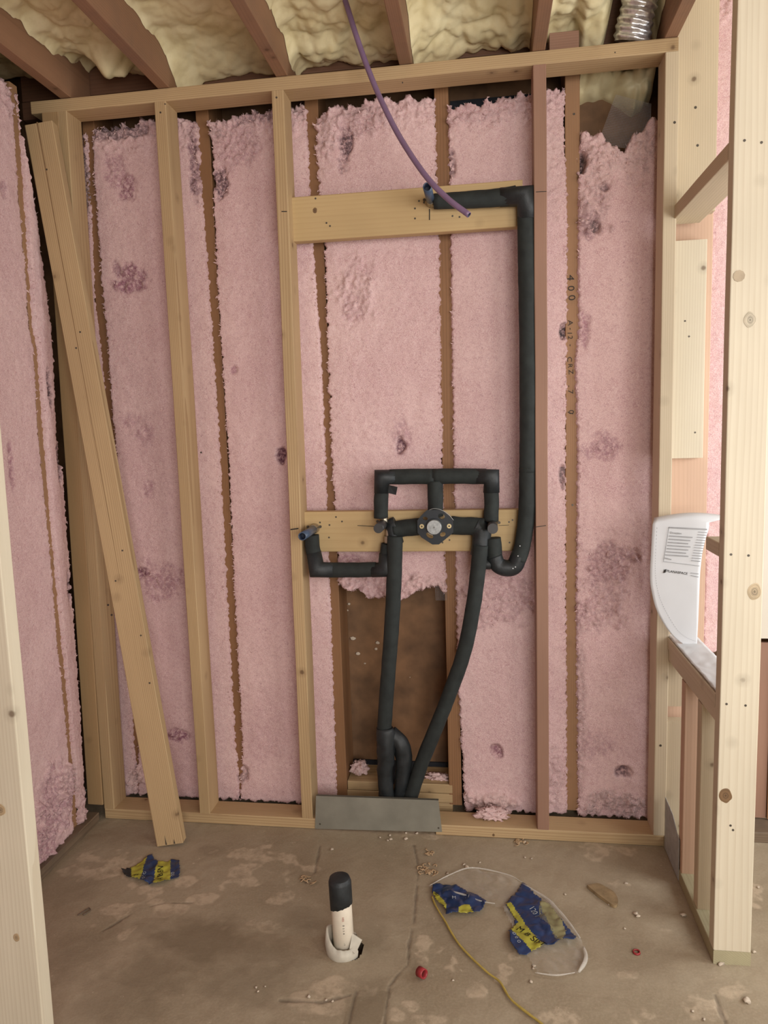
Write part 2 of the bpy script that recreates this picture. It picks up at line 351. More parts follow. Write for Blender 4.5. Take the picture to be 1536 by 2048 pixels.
def build_floor():
    st = .004; xs = np.arange(-1.56, 1.02, st); ys = np.arange(-1.06, .30, st)
    X, Y = np.meshgrid(xs, ys); R = np.zeros_like(X); G = np.zeros_like(X); B = np.zeros_like(X)
    N = np.array([[noise.fractal(Vector((x*14, y*14, 0)), .8, 2, 3) for x in xs] for y in ys])
    for cx, cy, rx, ry, a in px_ell(LIGHT):
        d = np.sqrt(((X-cx)/rx)**2+((Y-cy)/(ry*1.1))**2)+N*1.6; R = np.maximum(R, np.clip(3*(1.0-d), 0, 1)*.65)
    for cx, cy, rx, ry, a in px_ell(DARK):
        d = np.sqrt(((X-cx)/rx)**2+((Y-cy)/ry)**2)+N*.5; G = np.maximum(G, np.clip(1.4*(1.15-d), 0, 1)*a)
    for c in CRACKS:
        P = [fl(*p) for p in c]
        for a, b in zip(P[:-1], P[1:]):
            ax, ay, dx, dy = a.x, a.y, b.x-a.x, b.y-a.y; t = np.clip(((X-ax)*dx+(Y-ay)*dy)/(dx*dx+dy*dy), 0, 1)
            d = np.hypot(X-ax-t*dx, Y-ay-t*dy)+N*.005; B = np.maximum(B, np.clip(1-(d-.001)/.0035, 0, 1)*.55)
    # darkened worn rectangle at the front
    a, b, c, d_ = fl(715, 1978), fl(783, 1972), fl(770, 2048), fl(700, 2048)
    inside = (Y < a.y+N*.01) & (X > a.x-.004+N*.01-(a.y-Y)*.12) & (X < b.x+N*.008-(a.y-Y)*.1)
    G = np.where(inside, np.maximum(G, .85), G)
    h = -.0035*B+.0012*N+.0012*R
    pc = PC
    hole = np.hypot(X-(pc.x+.010), Y-(pc.y+.002))+N*.005 < .043
    V = [(x, y, z) for x, y, z in zip(X.ravel(), Y.ravel(), h.ravel())]; nx = len(xs); F = []
    for j in range(len(ys)-1):
        for i in range(nx-1):
            if hole[j, i] and hole[j+1, i+1]: continue
            F.append((j*nx+i, j*nx+i+1, (j+1)*nx+i+1, (j+1)*nx+i))
    A = np.stack([R.ravel(), G.ravel(), B.ravel(), np.ones(R.size)], 1).tolist()
    k = len(V); x0, x1, y0, y1 = xs[0], xs[-1], ys[0], ys[-1]; xo0, xo1, yo0, yo1 = -2.2, 2.3, -3.9, .42
    V += [(xo0, yo0, 0), (xo1, yo0, 0), (xo1, yo1, 0), (xo0, yo1, 0), (x0, y0, 0), (x1, y0, 0), (x1, y1, 0), (x0, y1, 0)]; A += [[0, .2, 0, 1]]*8
    F += [(k, k+1, k+5, k+4), (k+1, k+2, k+6, k+5), (k+2, k+3, k+7, k+6), (k+3, k, k+4, k+7)]
    o = mk('floor', V, F, M['floor'], smooth=True, attr=A); tag(o, kind='structure')
PC = Vector((-.388, -.563, 0))
build_floor()
pit = tube('floor_pit', [(PC.x+.010, PC.y+.002, -.05), (PC.x+.010, PC.y+.002, -.004)],   .056, M['pit'], seg=28, sharp=True, hollow=.93)  # pit in the concrete that the drain pipe stands in
tag(pit, kind='structure')
tag(plainbox('wall_back', -2.0, 2.3, YS, YS+.02, -.05, 2.9, M['sheath']), kind='structure')
tag(plainbox('wall_left', -1.68, -1.66, -3.9, YS, -.05, 2.9, M['sheath']), kind='structure')
tag(plainbox('ceiling', -2.0, 2.3, -3.9, YS, 2.82, 2.85, M['sheath']), kind='structure')
# room beyond to the right: wall with a window opening the daylight comes through, and rear wall with opening
def wall_with_opening(name, xa, xb, ya, yb, oa, ob, z0, z1, mat, alongx):
    V = []; F = []
    def bx(a0, a1, b0, b1, c0, c1):
        k = len(V); V.extend([(x, y, z) for x in (a0, a1) for y in (b0, b1) for z in (c0, c1)])
        F.extend([tuple(k+q for q in f) for f in [(0, 1, 3, 2), (4, 6, 7, 5), (0, 4, 5, 1), (2, 3, 7, 6), (0, 2, 6, 4), (1, 5, 7, 3)]])
    if alongx:
        bx(xa, oa, ya, yb, 0, 2.82); bx(ob, xb, ya, yb, 0, 2.82); bx(oa, ob, ya, yb, 0, z0); bx(oa, ob, ya, yb, z1, 2.82)
    else:
        bx(xa, xb, ya, oa, 0, 2.82); bx(xa, xb, ob, yb, 0, 2.82); bx(xa, xb, oa, ob, 0, z0); bx(xa, xb, oa, ob, z1, 2.82)
    return tag(mk(name, V, F, mat), kind='structure')
M['drywall'] = plain('pale_wall', (.62, .56, .47), .85, var=.06, scale=3)
wall_with_opening('wall_right', 1.95, 2.03, -3.9, YS, -1.1, 0.0, .65, 1.9, M['drywall'], False)
wall_with_opening('wall_front', -1.68, 2.03, -3.9, -3.82, .2, 1.9, .5, 2.3, M['drywall'], True)

# ------------------------------------------------------------------ exterior wall studs (behind the batts)
EXT = [((179,290),(266,1480)),((403,225),(476,1500)),((622,205),(680,1530)),((882,180),(910,1550)),((1145,150),(1145,1600))]
EL = ['old brown stud showing between pink batts beside the leaning board','old brown stud between pink batts, right of the second pale stud',
 'old brown stud behind the left half of both pale blocking boards','old brown stud behind the shower valve and pipe loop','old stud with handwriting down its face, right of the red-brown stud']
ext = []
for i, (a, b) in enumerate(EXT):
    pt, pb = at(a[0], a[1], 1, YF), at(b[0], b[1], 1, YF); s = (pt.x-pb.x)/(pt.z-pb.z)
    p0 = Vector((pb.x-s*(pb.z-.03), YF+.07, .03)); p1 = Vector((pb.x+s*(2.55-pb.z), YF+.07, 2.55))
    o = lumber('exterior_stud', p0, p1, .045, .138, M['fir_old'] if i == 4 else M['fir_brown']); tag(o, EL[i], 'stud'); ext.append((o, pb.x-s*(pb.z-.03), s))
# handwriting on the fifth stud, reading downwards
es = ext[4][0]; sx = lambda z: ext[4][1]+ext[4][2]*z
for k, (body, y, sz) in enumerate((('4', 549, .024), ('0', 571, .022), ('0', 590, .023), ('.', 616, .02), ('A', 640, .017), ('-', 655, .016), ('I', 664, .016), ('2', 671, .016), ('-', 688, .016),
                    ('C', 713, .016), ('R', 727, .015), ('Z', 739, .016), ('-', 770, .014), ('7', 779, .018), ('0', 820, .018), ('/', 823, .02))):
    p = at(1141+(k % 3), y, 1, YF-.0006); text('handwriting', body, sz*1.3, (p.x-.009, p.y, p.z), (.06*(k % 3-1), 0, -1), (1, 0, 0), M['ink'], es, xs=1.2, thin=-.0001)
nails(es, [at(1148, 228, 1, YF), at(1145, 1010, 1, YF)])
# exterior stud at the right junction, with two packing boards nailed to it
jx = .553
o = box_lumber('corner_stud', jx, jx+.135, .108, .146, .04, 2.62, M['pine_pink']); tag(o, 'pinkish wide stud in the corner behind the wall opening, flat side forward', 'stud'); cst = o
o = box_lumber('packing_board', jx-.002, jx+.128, .068, .106, at(1380, 430, 1, .1).z, 2.60, M['pine_right']); tag(o, 'pale streaky packing board nailed in the right corner, above the opening header', 'board')
nails(o, [at(1391, 215, 1, .068), at(1395, 291, 1, .068)], r=.004)
o = box_lumber('packing_board', jx+.002, jx+.108, .068, .106, at(1380, 915, 1, .1).z, at(1380, 485, 1, .1).z, M['pine_pale']); tag(o, 'pale knotty packing board in the right corner, cut off at mid height', 'board')
nails(o, [at(1370, 642, 1, .068), at(1378, 673, 1, .068), at(1390, 865, 1, .068)], r=.003)
# ------------------------------------------------------------------ framed wall in front: plates and studs
xl = at(63, 230, 1, 0).x
o = box_lumber('top_plate', xl, .552, 0, D, ZT-T, ZT, M['pine'], axis=0); tag(o, 'long pale top plate running across under the ceiling joists', 'plate')
nails(o, [at(1230, 105, 1, 0), at(330, 208, 1, 0), at(805, 165, 1, 0)], r=.002)
for a, b, lab in ((-1.372, at(632, 1650, 1, 0).x, 'pale bottom plate left of the grey steel strip'), (at(872, 1660, 1, 0).x, .548, 'pale bottom plate right of the grey steel strip')):
    o = box_lumber('bottom_plate', a, b, 0, D, .001, T, M['pine'], axis=0); tag(o, lab, 'plate')
    if a > -1: nails(o, [at(987, 1670, 1, 0)], r=.005, name='knot')
def stud(top, bot, mat, lab, z0=T, z1=ZT-T, w=T, name='wall_stud', Y=0.0, d=D):
    pt, pb = at(top[0], top[1], 1, Y), at(bot[0], bot[1], 1, Y); s = (pt.x-pb.x)/(pt.z-pb.z)
    X = lambda z: pb.x+s*(z-pb.z)+w/2
    o = lumber(name, (X(z0), Y+d/2, z0), (X(z1), Y+d/2, z1), w, d, mat); tag(o, lab, 'stud'); return o
sA = stud((88, 300), (175, 1600), M['fir_old'], 'darker corner stud left of the doubled pale stud, behind the leaning board', w=.058, z0=.052)
sA.data.materials[0] = wood('corner_pine', (.42, .27, .13), (.30, .18, .08))
sB = stud((111, 226), (207, 1600), M['pine'], 'pale corner stud at the left end of the framed wall')
s2 = stud((309, 220), (399, 1626), M['pine'], 'second pale stud, right of the leaning board')
s3 = stud((543, 182), (604, 1635), M['pine'], 'third pale stud, holding the left ends of both blocking boards')
s4 = stud((1066, 128), (1075, 1655), M['fir_red'], 'reddish-brown stud beside the insulated riser pipe')
s5 = stud((1331, 105), (1306.6, 1669), M['pine_right'], 'pale stud at the right end of the framed wall')
line_mark('pencil_mark', at(563, 423, 1, 0), at(574, 423, 1, 0), .003, (0, -1, 0), M['ink'], s3)
line_mark('pencil_mark', at(581, 1059, 1, 0), at(597, 1057, 1, 0), .004, (0, -1, 0), M['ink'], s3)
line_mark('pencil_mark', at(1072, 1054, 1, -.0005), at(1092, 1051, 1, -.0005), .002, (0, -1, 0), M['ink'], s4)
line_mark('pencil_mark', at(1072, 384, 1, -.0005), at(1093, 383, 1, -.0005), .002, (0, -1, 0), M['ink'], s4)
nails(s3, [at(553, 195, 1, 0)], r=.003); nails(s2, [at(321, 225, 1, 0), at(402, 905, 1, 0)], r=.003); nails(s5, [at(1321, 1491, 1, 0), at(1349, 245, 1, 0)], r=.004)
nails(sB, [at(216, 1210, 1, 0), at(223, 1230, 1, 0)], r=.0035)
M['knot2'] = plain('pith_line', (.25, .15, .07), .7, bump=0)
# leaning board
def lean():
    bt, bb = (at(55, 248, 1, -.045)+at(110, 255, 1, -.045))/2, (fl(320, 1690, .012)+fl(365, 1672, .012))/2
    xd = (at(110, 255, 1, -.045)-at(55, 248, 1, -.045)).normalized()
    bb.z = .0; bb.y = -.13; ax = (bt-bb).normalized()
    o = lumber('leaning_board', bb+Vector((0, 0, .006)), bt, .089, .038, M['pine'], (1, .12, 0)); tag(o, 'long pale board leaning against the left corner, foot on the concrete', 'board')
    bpy.context.view_layer.update(); mw = o.matrix_world; L = (bt-bb).length
    # groove down the middle and end splits
    V = []; F = []; n = 60
    for i in range(n+1):
        z = L-.003-(L*.62)*i/n; x = -.004+.003*nz(z*2, 3); wdt = .0018*(1-i/n)+.0003
        V += [(x-wdt, -.0195, z), (x+wdt, -.0195, z), (x+wdt, -.0188, z), (x-wdt, -.0188, z)]
    for i in range(n):
        for j in range(4): F.append((i*4+j, i*4+(j+1) % 4, i*4+4+(j+1) % 4, i*4+4+j))
    g = mk('groove', V, F, M['knot2']); g.parent = o
    for x, h in ((-.012, .035), (.016, .018)):
        g = mk('end_split', [(x-.0025, -.0196, .002), (x+.0025, -.0196, .002), (x, -.0196, h), (x-.0025, -.018, .002), (x+.0025, -.018, .002), (x, -.018, h)], [(0, 1, 2), (5, 4, 3), (0, 3, 4, 1), (1, 4, 5, 2), (2, 5, 3, 0)], M['nail']); g.parent = o
    for z, x in ((L-.15, .0), (L*.70, -.01), (L*.72, .012), (L*.42, .02), (.55, .03), (.9, -.02), (L*.30, .03)):
        q = disc('nail_head', (x, -.0175, z), (0, -1, 0), .003, .0022, M['nail'], None, 10); q.parent = o
lean()
# blocking boards for the shower fittings
def blocking(z0, z1, lab, x1, holes, marks, knots=()):
    o = box_lumber('blocking_board', at(590, 430, 1, .051).x-.02, x1, .051, D, z0, z1, M['pine_face'], axis=0, r=.004); tag(o, lab, 'board')
    nails(o, [at(x, y, 1, .051) for x, y in holes], r=.003, name='screw_hole')
    for a, b, wd in marks: line_mark('pencil_mark', at(a[0], a[1], 1, .0505), at(b[0], b[1], 1, .0505), wd, (0, -1, 0), M['ink'], o)
    for x, y, r in knots: nails(o, [at(x, y, 1, .051)], r=r, name='knot', mat=M['knot'])
blocking(1.965, 2.102, 'upper pale blocking board behind the blue capped shower outlet', .118,
 [(631,397),(653,446),(660,452),(838,402),(848,405),(830,417),(830,437),(919,434),(905,432)], [((859,418),(859,440),.003)], [(630,421,.0075)])
blocking(.958, 1.094, 'lower pale blocking board behind the round shower valve', .118,
 [(640,1045),(672,1034),(684,1043),(659,1050),(658,1075),(873,1074),(899,1080),(1018,1044),(1025,1040),(1019,1085),(885,1085)], [((715,1051),(752,1053),.002),((997,1051),(1018,1050),.0015)])
# ------------------------------------------------------------------ left wall
o = box_lumber('bottom_plate', -1.50, -1.385, -1.6, -.02, .0, .034, M['wood_dirty'], axis=1); tag(o, 'dirty dark bottom plate along the floor under the left pink wall', 'plate')
XL = -1.405
o = box_lumber('exterior_stud', XL-.14, XL-.012, -.137, -.099, .034, 2.44, M['fir_old']); tag(o, 'brown stud between the pink batts of the left wall', 'stud')
# foreground post on the left
pxr = -.955
o = box_lumber('door_jamb_stud', pxr-.14, pxr, -1.0, -.962, .0, 2.6, M['pine_pale']); tag(o, 'pale knotty foreground stud cut off by the left edge of the photo', 'stud')
sk = plain('soft_knot', (.40, .29, .17), .6); nails(o, [at(33, 1875, 1, -1.0)], r=.008, name='knot', mat=sk); nails(o, [at(2, 1620, 1, -1.0)], r=.011, name='knot', mat=sk)

# ------------------------------------------------------------------ right wall framing
o = box_lumber('bottom_plate', XR, XR+D, -.516, -.001, .0, T, M['wood_treated'], axis=1); tag(o, 'greenish treated bottom plate under the right wall opening', 'plate')
ns = box_lumber('end_stud', XR, XR+D, -.516, -.478, T, 2.62, M['pine_pale']); tag(ns, 'bright pale end stud with large round knots, nearest on the right', 'stud')
nails(ns, [at(x, y, 1, -.516) for x, y in ((1489, 281), (1523, 285), (1462, 1109), (1497, 1111), (1453, 1408), (1491, 1411), (1461, 1651), (1466, 1660))], r=.003)
nails(ns, [at(1509, 1183, 1, -.516)], r=.017, name='knot', mat=plain('grey_knot', (.46, .36, .23), .6)); nails(ns, [at(1451, 1591, 1, -.516)], r=.016, name='knot', mat=M['knot'])
nails(ns, [at(1500, 640, 1, -.516)], r=.0145, name='knot', mat=plain('grey_knot_b', (.44, .38, .28), .6)); nails(ns, [at(1478, 552, 1, -.516)], r=.013, name='dark_scar', mat=plain('dark_scar', (.40, .32, .22), .7))
o = box_lumber('opening_header', XR, XR+D, -.478, .066, 1.945, 1.983, M['pine_right'], axis=1); tag(o, 'pale header across the top of the right wall opening', 'board')
o = box_lumber('opening_crosspiece', XR, XR+D, -.478, -.375, 1.034, 1.068, M['pine_pale'], axis=1); tag(o, 'short pale block on the bright end stud beside the hanging white paper', 'board')
o = box_lumber('opening_sill', XR, XR+D, -.478, .066, .656, .692, M['pine_pale'], axis=1); tag(o, 'pale upper sill board of the right wall opening, under the white sheet', 'board')
o = box_lumber('opening_sill', XR+.004, XR+D, -.478, .066, .619, .655, M['pine_pale'], axis=1); tag(o, 'pale lower sill board of the right wall opening', 'board')
o = box_lumber('cripple_stud', XR+.002, XR+D, .006, .044, at(1345, 1414, 1, 0).z, .618, M['pine_right']); tag(o, 'short pale block under the sill beside the right end stud', 'board')
o = box_lumber('cripple_stud', XR+.002, XR+D, .006, .044, T, at(1345, 1445, 1, 0).z, M['pine_right']); tag(o, 'pale cripple stud under the sill, farthest back with a gap over it', 'stud')
o = box_lumber('cripple_stud', XR+.003, XR+D, -.20, -.162, T, .618, M['pine_pink']); tag(o, 'pinkish cripple stud in the middle under the right sill', 'stud')
o = box_lumber('cripple_stud', XR+.003, XR+D, -.36, -.322, T, .618, M['pine_right']); tag(o, 'pale cripple stud with swirling grain, nearest under the right sill', 'stud')
# nail plate on the right wall
V = [(XR-.0015, -.012, .175), (XR-.0015, -.012, .004), (XR-.0015, -.182, .004), (XR-.0015, -.182, .13), (XR-.0015, -.105, .168)]
V = [(x, a, b) for x, a, b in V]+[(XR, a, b) for x, a, b in V]
o = mk('nail_plate', V, [(0, 1, 2, 3, 4), (9, 8, 7, 6, 5)]+[(i, 5+i, 5+(i+1) % 5, (i+1) % 5) for i in range(5)], plain('dull_zinc', (.40, .42, .42), .6, .1, bump=.05)); tag(o, 'grey steel nail plate low on the right wall framing', 'metal plate')
# sheet on the sill
def sill_sheet():
    nx, ny = 10, 44; V = []; F = []
    for j in range(ny+1):
        for i in range(nx+1):
            x = XR+.004+(.084)*i/nx; y = -.475+.50*j/ny; z = .6955+.004*abs(nz(x*30, y*18, 2))+.002*nz(x*60, y*50)
            V.append((x, y, z))
    for j in range(ny):
        for i in range(nx): F.append((j*(nx+1)+i, j*(nx+1)+i+1, (j+1)*(nx+1)+i+1, (j+1)*(nx+1)+i))
    o = mk('paper_sheet', V, F, M['paper'], smooth=True); m = o.modifiers.new('t', 'SOLIDIFY'); m.thickness = .001
    tag(o, 'crumpled white sheet lying on the sill of the right wall opening', 'paper')
sill_sheet()
# hanging insulation bag facing
def hanging():
    Y0 = -.075
    outl = [(1305,1049),(1301,1122),(1300,1150),(1302,1176),(1313,1220),(1336,1260),(1358,1282),(1393,1303)]
    outr = [(1418,1056),(1412,1075),(1408,1090),(1404,1110),(1400,1150),(1398,1200),(1396,1250),(1393,1304)]
    L_ = smooth_path([at(x, y, 1, Y0) for x, y in outl], 6)
    zt = L_[0].z; zs = [p.z for p in L_]; xs = [p.x for p in L_]
    R_ = smooth_path([at(x, y, 1, Y0) for x, y in outr], 6); zr = [p.z for p in R_]; xr = [p.x for p in R_]
    f = lambda z, Z, X: float(np.interp(-z, [-q for q in Z], X))
    zb = zs[-1]+.001; nz_, nx = 50, 16; V = []; F = []
    rows = []
    top = [at(x, y, 1, Y0+.03) for x, y in ((1338,1036),(1380,1033),(1428,1046))]
    # fold: the first rows curl back over the crosspiece
    for j in range(10):
        a = math.pi*.62*(1-j/10); rows.append((zt+.016*math.sin(a), Y0+.026*(1-math.cos(a)) if a > 0 else Y0, True, a))
    for j in range(nz_+1):
        rows.append((zt+(zb-zt)*j/nz_, Y0, False, 0))
    for z, y, fold, a in rows:
        zz = min(z, zt); xl_, xr_ = f(zz, zs, xs), f(zz, zr, xr)
        if fold: xr_ += .055*min(1, a*1.2); xl_ += .006*a
        for i in range(nx+1):
            u = i/nx; x = xl_+(xr_-xl_)*u
            zz2 = z+(.012*math.sin(math.pi*u)+.004*u if fold or z > zt-.01 else 0)*(1 if fold else max(0, (z-zt+.01)/.01))
            V.append((x, y+.0008*nz(x*20, z*20), zz2))
    for j in range(len(rows)-1):
        for i in range(nx): F.append((j*(nx+1)+i, j*(nx+1)+i+1, (j+1)*(nx+1)+i+1, (j+1)*(nx+1)+i))
    o = mk('hanging_paper', V, F, M['paper'], smooth=True); m = o.modifiers.new('t', 'SOLIDIFY'); m.thickness = .0012; m.offset = 0
    tag(o, 'curved white printed paper flap hanging in the right wall opening', 'paper')
    Yt = Y0-.0022
    def ln(a, b, wd, mt): line_mark('printed_line', at(a[0], a[1], 1, Yt), at(b[0], b[1], 1, Yt), wd, (0, -1, 0), mt, o)
    B = [(1338,1055),(1327,1123),(1399,1132),(1416,1060)]
    ln(B[0], B[1], .0012, M['ink_grey']); ln(B[1], B[2], .0012, M['ink_grey']); ln(B[0], (1414, 1059), .004, M['ink_grey'])
    for k in range(8):
        y = 1072+k*6.3; x0 = 1339-k*1.35; ln((x0, y), (x0+(46 if k < 7 else 16)-(k % 3)*3, y+3), .0030, M['ink_grey'])
    for k in range(12):
        y = 1064+k*5.2; x0 = 1397-k*1.3; ln((x0, y), (min(x0+18, 1414-k*1.1), y+1.5), .0020, M['ink_grey'])
    ln((1382,1146),(1397,1148), .002, M['ink_grey']); ln((1382,1151),(1397,1154), .002, M['ink_grey'])
    a, b = at(1340, 1067, 1, Yt), at(1392, 1071, 1, Yt); text('printed_title', 'Direction', .0085, a, b-a, (0, 0, 1), M['ink_grey'], o)
    a, b = at(1333, 1144, 1, Yt), at(1370, 1149, 1, Yt); text('printed_name', 'PLANASPACE', .0102, a, b-a, (0, 0, 1), M['ink'], o)
    for k in range(3):
        p = at(1327+k*1.6, 1146-k*.4, 1, Yt); line_mark('printed_logo', p, p+Vector((.003, 0, .010)), .0022, (0, -1, 0), M['ink'], o)
    dash = smooth_path([at(x, y, 1, Yt) for x, y in [(1314,1055),(1311,1110),(1311,1150),(1318,1190),(1333,1225),(1355,1260),(1375,1276),(1393,1283)]], 16)
    V = []; F = []
    for k in range(0, len(dash)-1, 2):
        a, b = dash[k], dash[k+1]; t = (b-a).normalized(); s = Vector((-t.z, 0, t.x))*.0005; q = len(V); e = a+(b-a)*.9
        V += [a-s, a+s, e+s, e-s]; F.append((q, q+1, q+2, q+3))
    d = mk('dashed_line', V, F, M['ink_grey']); child(d, o)
hanging()

# ------------------------------------------------------------------ fibreglass batts
def ip(lst, Y=None, X=None):
    if X is not None: P = [at(x, y, 0, X) for x, y in lst]; v = [p.y for p in P]
    else: P = [at(x, y, 1, Y) for x, y in lst]; v = [p.x for p in P]
    z = [p.z for p in P]; o = np.argsort(z); z = np.array(z)[o]; v = np.array(v)[o]
    return lambda q: float(np.interp(q, z, v))
def ih(lst, Y, X=None):
    P = [at(x, y, 1, Y) if X is None else at(x, y, 0, X) for x, y in lst]; v = [p.x if X is None else p.y for p in P]; z = [p.z for p in P]; o = np.argsort(v); v = np.array(v)[o]; z = np.array(z)[o]
    return lambda q: float(np.interp(q, v, z))
def batt(lab, left, right, top, bot, patches, Y=.128, st=.0046, X=None, edge=.004, fuzz=1300, clumptop=.12):
    """left/right: functions z->u, top/bot: u->z, in the wall plane; patches (px,py,rx,ry,depth,R,G,B,clump)"""
    u0 = min(left(z) for z in np.linspace(0, 2.4, 40)); u1 = max(right(z) for z in np.linspace(0, 2.4, 40))
    nu = max(6, int((u1-u0)/st)); zmax = max(top(u) for u in np.linspace(u0, u1, 20))+.02; zmin = min(bot(u) for u in np.linspace(u0, u1, 20))-.01
    n = int((zmax-zmin)/st); PT = []
    for (px, py, rx, ry, dp, R, G, B, cl) in patches:
        c = at(px, py, 1, Y) if X is None else at(px, py, 0, X); e = at(px+1, py, 1, Y) if X is None else at(px+1, py, 0, X)
        sc = abs((e.x-c.x) if X is None else (e.y-c.y)); scz = .00165 if X is None else .0018
        PT.append((c.x if X is None else c.y, c.z, rx*sc, ry*scz, dp, R, G, B, cl))
    V = []; F = []; A = []; sd = random.random()*100; clv = []
    for j in range(n+1):
        zr = zmin+(zmax-zmin)*j/n; lo = left(zr)+edge*1.5*noise.fractal(Vector((sd, zr*70, 0)), .5, 2.3, 4); hi = max(lo+.004, right(zr))+edge*1.5*noise.fractal(Vector((sd+30, zr*70, 0)), .5, 2.3, 4)
        for i in range(nu+1):
            u = lo+(hi-lo)*i/nu; tz = top(u)+.016*noise.fractal(Vector((u*40, sd, 0)), .6, 2, 4); bz = bot(u)+.012*noise.fractal(Vector((u*40, sd+8, 0)), .6, 2, 4)
            z = min(max(zr, bz), tz)
            R = G = B = 0.0; dy = 0.0; cl = 0.0; dt = tz-z
            n1 = noise.fractal(Vector((u*22, z*22, sd)), .8, 2, 3)
            if clumptop > 0: cl = max(cl, 1-dt/clumptop) if dt < clumptop else cl
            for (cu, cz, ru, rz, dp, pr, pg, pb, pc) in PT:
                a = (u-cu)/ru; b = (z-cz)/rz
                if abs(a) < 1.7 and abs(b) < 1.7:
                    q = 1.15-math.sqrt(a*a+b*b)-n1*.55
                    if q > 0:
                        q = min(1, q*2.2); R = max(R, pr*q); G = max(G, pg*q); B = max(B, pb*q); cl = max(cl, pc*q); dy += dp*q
            base = .0022*n1+.0011*noise.noise(Vector((u*160, z*160, sd)))
            if cl > 0:
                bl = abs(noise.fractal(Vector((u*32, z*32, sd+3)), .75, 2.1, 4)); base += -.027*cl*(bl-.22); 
                if bl < .07: G = max(G, .35*cl*(1-bl/.07));  # painted shade in the creases between clumps
            t = i/nu; ed = min(t, 1-t)*(hi-lo)
            puff = -.004*min(1, max(0, ed)/.04)**.6
            ey = .013*max(0, 1-ed/.0045)
            tb = .03*max(0, 1-dt/.006)+.02*max(0, 1-(z-bz)/.006)
            y = puff+base+dy+ey+tb
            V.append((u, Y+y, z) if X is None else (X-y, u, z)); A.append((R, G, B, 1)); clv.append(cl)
    w_ = nu+1
    for j in range(n):
        for i in range(nu):
            a, b, c, d = j*w_+i, j*w_+i+1, (j+1)*w_+i+1, (j+1)*w_+i
            if abs(V[a][2]-V[d][2]) < 1e-6 and abs(V[b][2]-V[c][2]) < 1e-6: continue
            F.append((a, b, c, d) if X is None else (a, b, c, d))
    # loose fibre tufts at the edges and in the torn places
    nb = len(V); rg = random.Random(int(sd*10))
    for k in range(fuzz):
        m = rg.random()
        if m < .55: j = rg.randrange(n); i = rg.choice((1, 1, 2, nu-1, nu-2))
        else:
            j = rg.randrange(n); i = rg.randrange(nu)
            for _ in range(14):
                if clv[j*w_+i] > .3: break
                j = rg.randrange(n); i = rg.randrange(nu)
            else: continue
        p = Vector(V[j*w_+i]); dr = Vector((rg.gauss(0, 1), rg.gauss(0, .7), rg.gauss(0, 1)))
        if X is None: dr.y = -abs(dr.y)*.6
        else: dr = Vector((abs(dr.y)*.6, dr.x, dr.z))
        dr.normalize(); L = rg.uniform(.004, .011); s = dr.cross(Vector((rg.gauss(0, 1), rg.gauss(0, 1), rg.gauss(0, 1)))).normalized()*L*.28
        q = len(V); V += [tuple(p-s), tuple(p+s), tuple(p+dr*L)]; F.append((q, q+1, q+2)); A += [(0, 0, .15, 1)]*3
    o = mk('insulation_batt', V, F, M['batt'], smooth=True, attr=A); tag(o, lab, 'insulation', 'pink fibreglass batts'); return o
YB = .134
c_ = lambda v: (lambda q: v)
L0=[(173,276),(179,400),(187,600),(199,700),(207,780),(235,1100),(261,1400),(266,1500),(272,1540),(276,1640)]
R0=[(183,276),(190,400),(205,600),(215,700),(220,780),(248,1100),(273,1400),(276,1500),(274,1540),(278,1640)]
L1=[(394,225),(397,300),(403,400),(415,550),(425,700),(438,900),(453,1200),(470,1500),(476,1548),(479,1640)]
R1=[(412,225),(424,300),(426,400),(432,550),(441,700),(455,900),(468,1200),(484,1500),(480,1548),(481,1640)]
L2=[(611,205),(616,300),(619,400),(626,500),(641,700),(650,900),(655,1080),(660,1200),(666,1400),(673,1590)]
R2=[(633,205),(631,300),(638,400),(648,500),(654,700),(661,900),(672,1100),(676,1150),(690,1600)]
L3=[(870,180),(872,300),(876,400),(880,600),(884,900),(888,1050),(892,1150),(900,1600)]
R3=[(894,180),(897,300),(899,400),(902,600),(905,800),(908,1000),(912,1215),(917,1391),(925,1540),(929,1619)]
L4=[(1133,150),(1128,250),(1136,400),(1135,600),(1132,900),(1133,1200),(1135,1600)]
R4=[(1157,150),(1157,300),(1156,500),(1157,650),(1150,720),(1155,900),(1152,1200),(1156,1600)]
b0 = c_(.016)
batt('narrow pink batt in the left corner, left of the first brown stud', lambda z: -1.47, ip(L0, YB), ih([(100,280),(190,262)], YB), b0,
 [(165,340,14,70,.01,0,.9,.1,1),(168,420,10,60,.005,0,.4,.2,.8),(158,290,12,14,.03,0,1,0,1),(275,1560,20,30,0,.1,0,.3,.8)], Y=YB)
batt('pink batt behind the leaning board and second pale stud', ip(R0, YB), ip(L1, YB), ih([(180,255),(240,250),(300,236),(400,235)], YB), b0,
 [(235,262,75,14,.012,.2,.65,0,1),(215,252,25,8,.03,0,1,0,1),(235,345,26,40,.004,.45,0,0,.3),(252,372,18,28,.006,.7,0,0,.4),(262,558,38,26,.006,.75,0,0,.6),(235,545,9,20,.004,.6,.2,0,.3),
  (265,840,28,22,.002,.35,0,0,.2),(290,870,25,25,.002,.35,0,0,.3),(285,1145,14,12,.012,.9,.3,0,.6),(325,1165,48,42,.003,.5,0,0,.5),(352,1470,22,15,.008,.8,.1,0,.6),(300,975,12,18,.003,.4,0,0,.3),(388,330,12,70,.01,.5,.5,0,1),(410,255,12,30,0,0,.5,0,1),(270,1545,25,30,-.006,0,0,.3,1),(320,1640,60,22,.02,.6,.2,0,.3)], Y=YB)
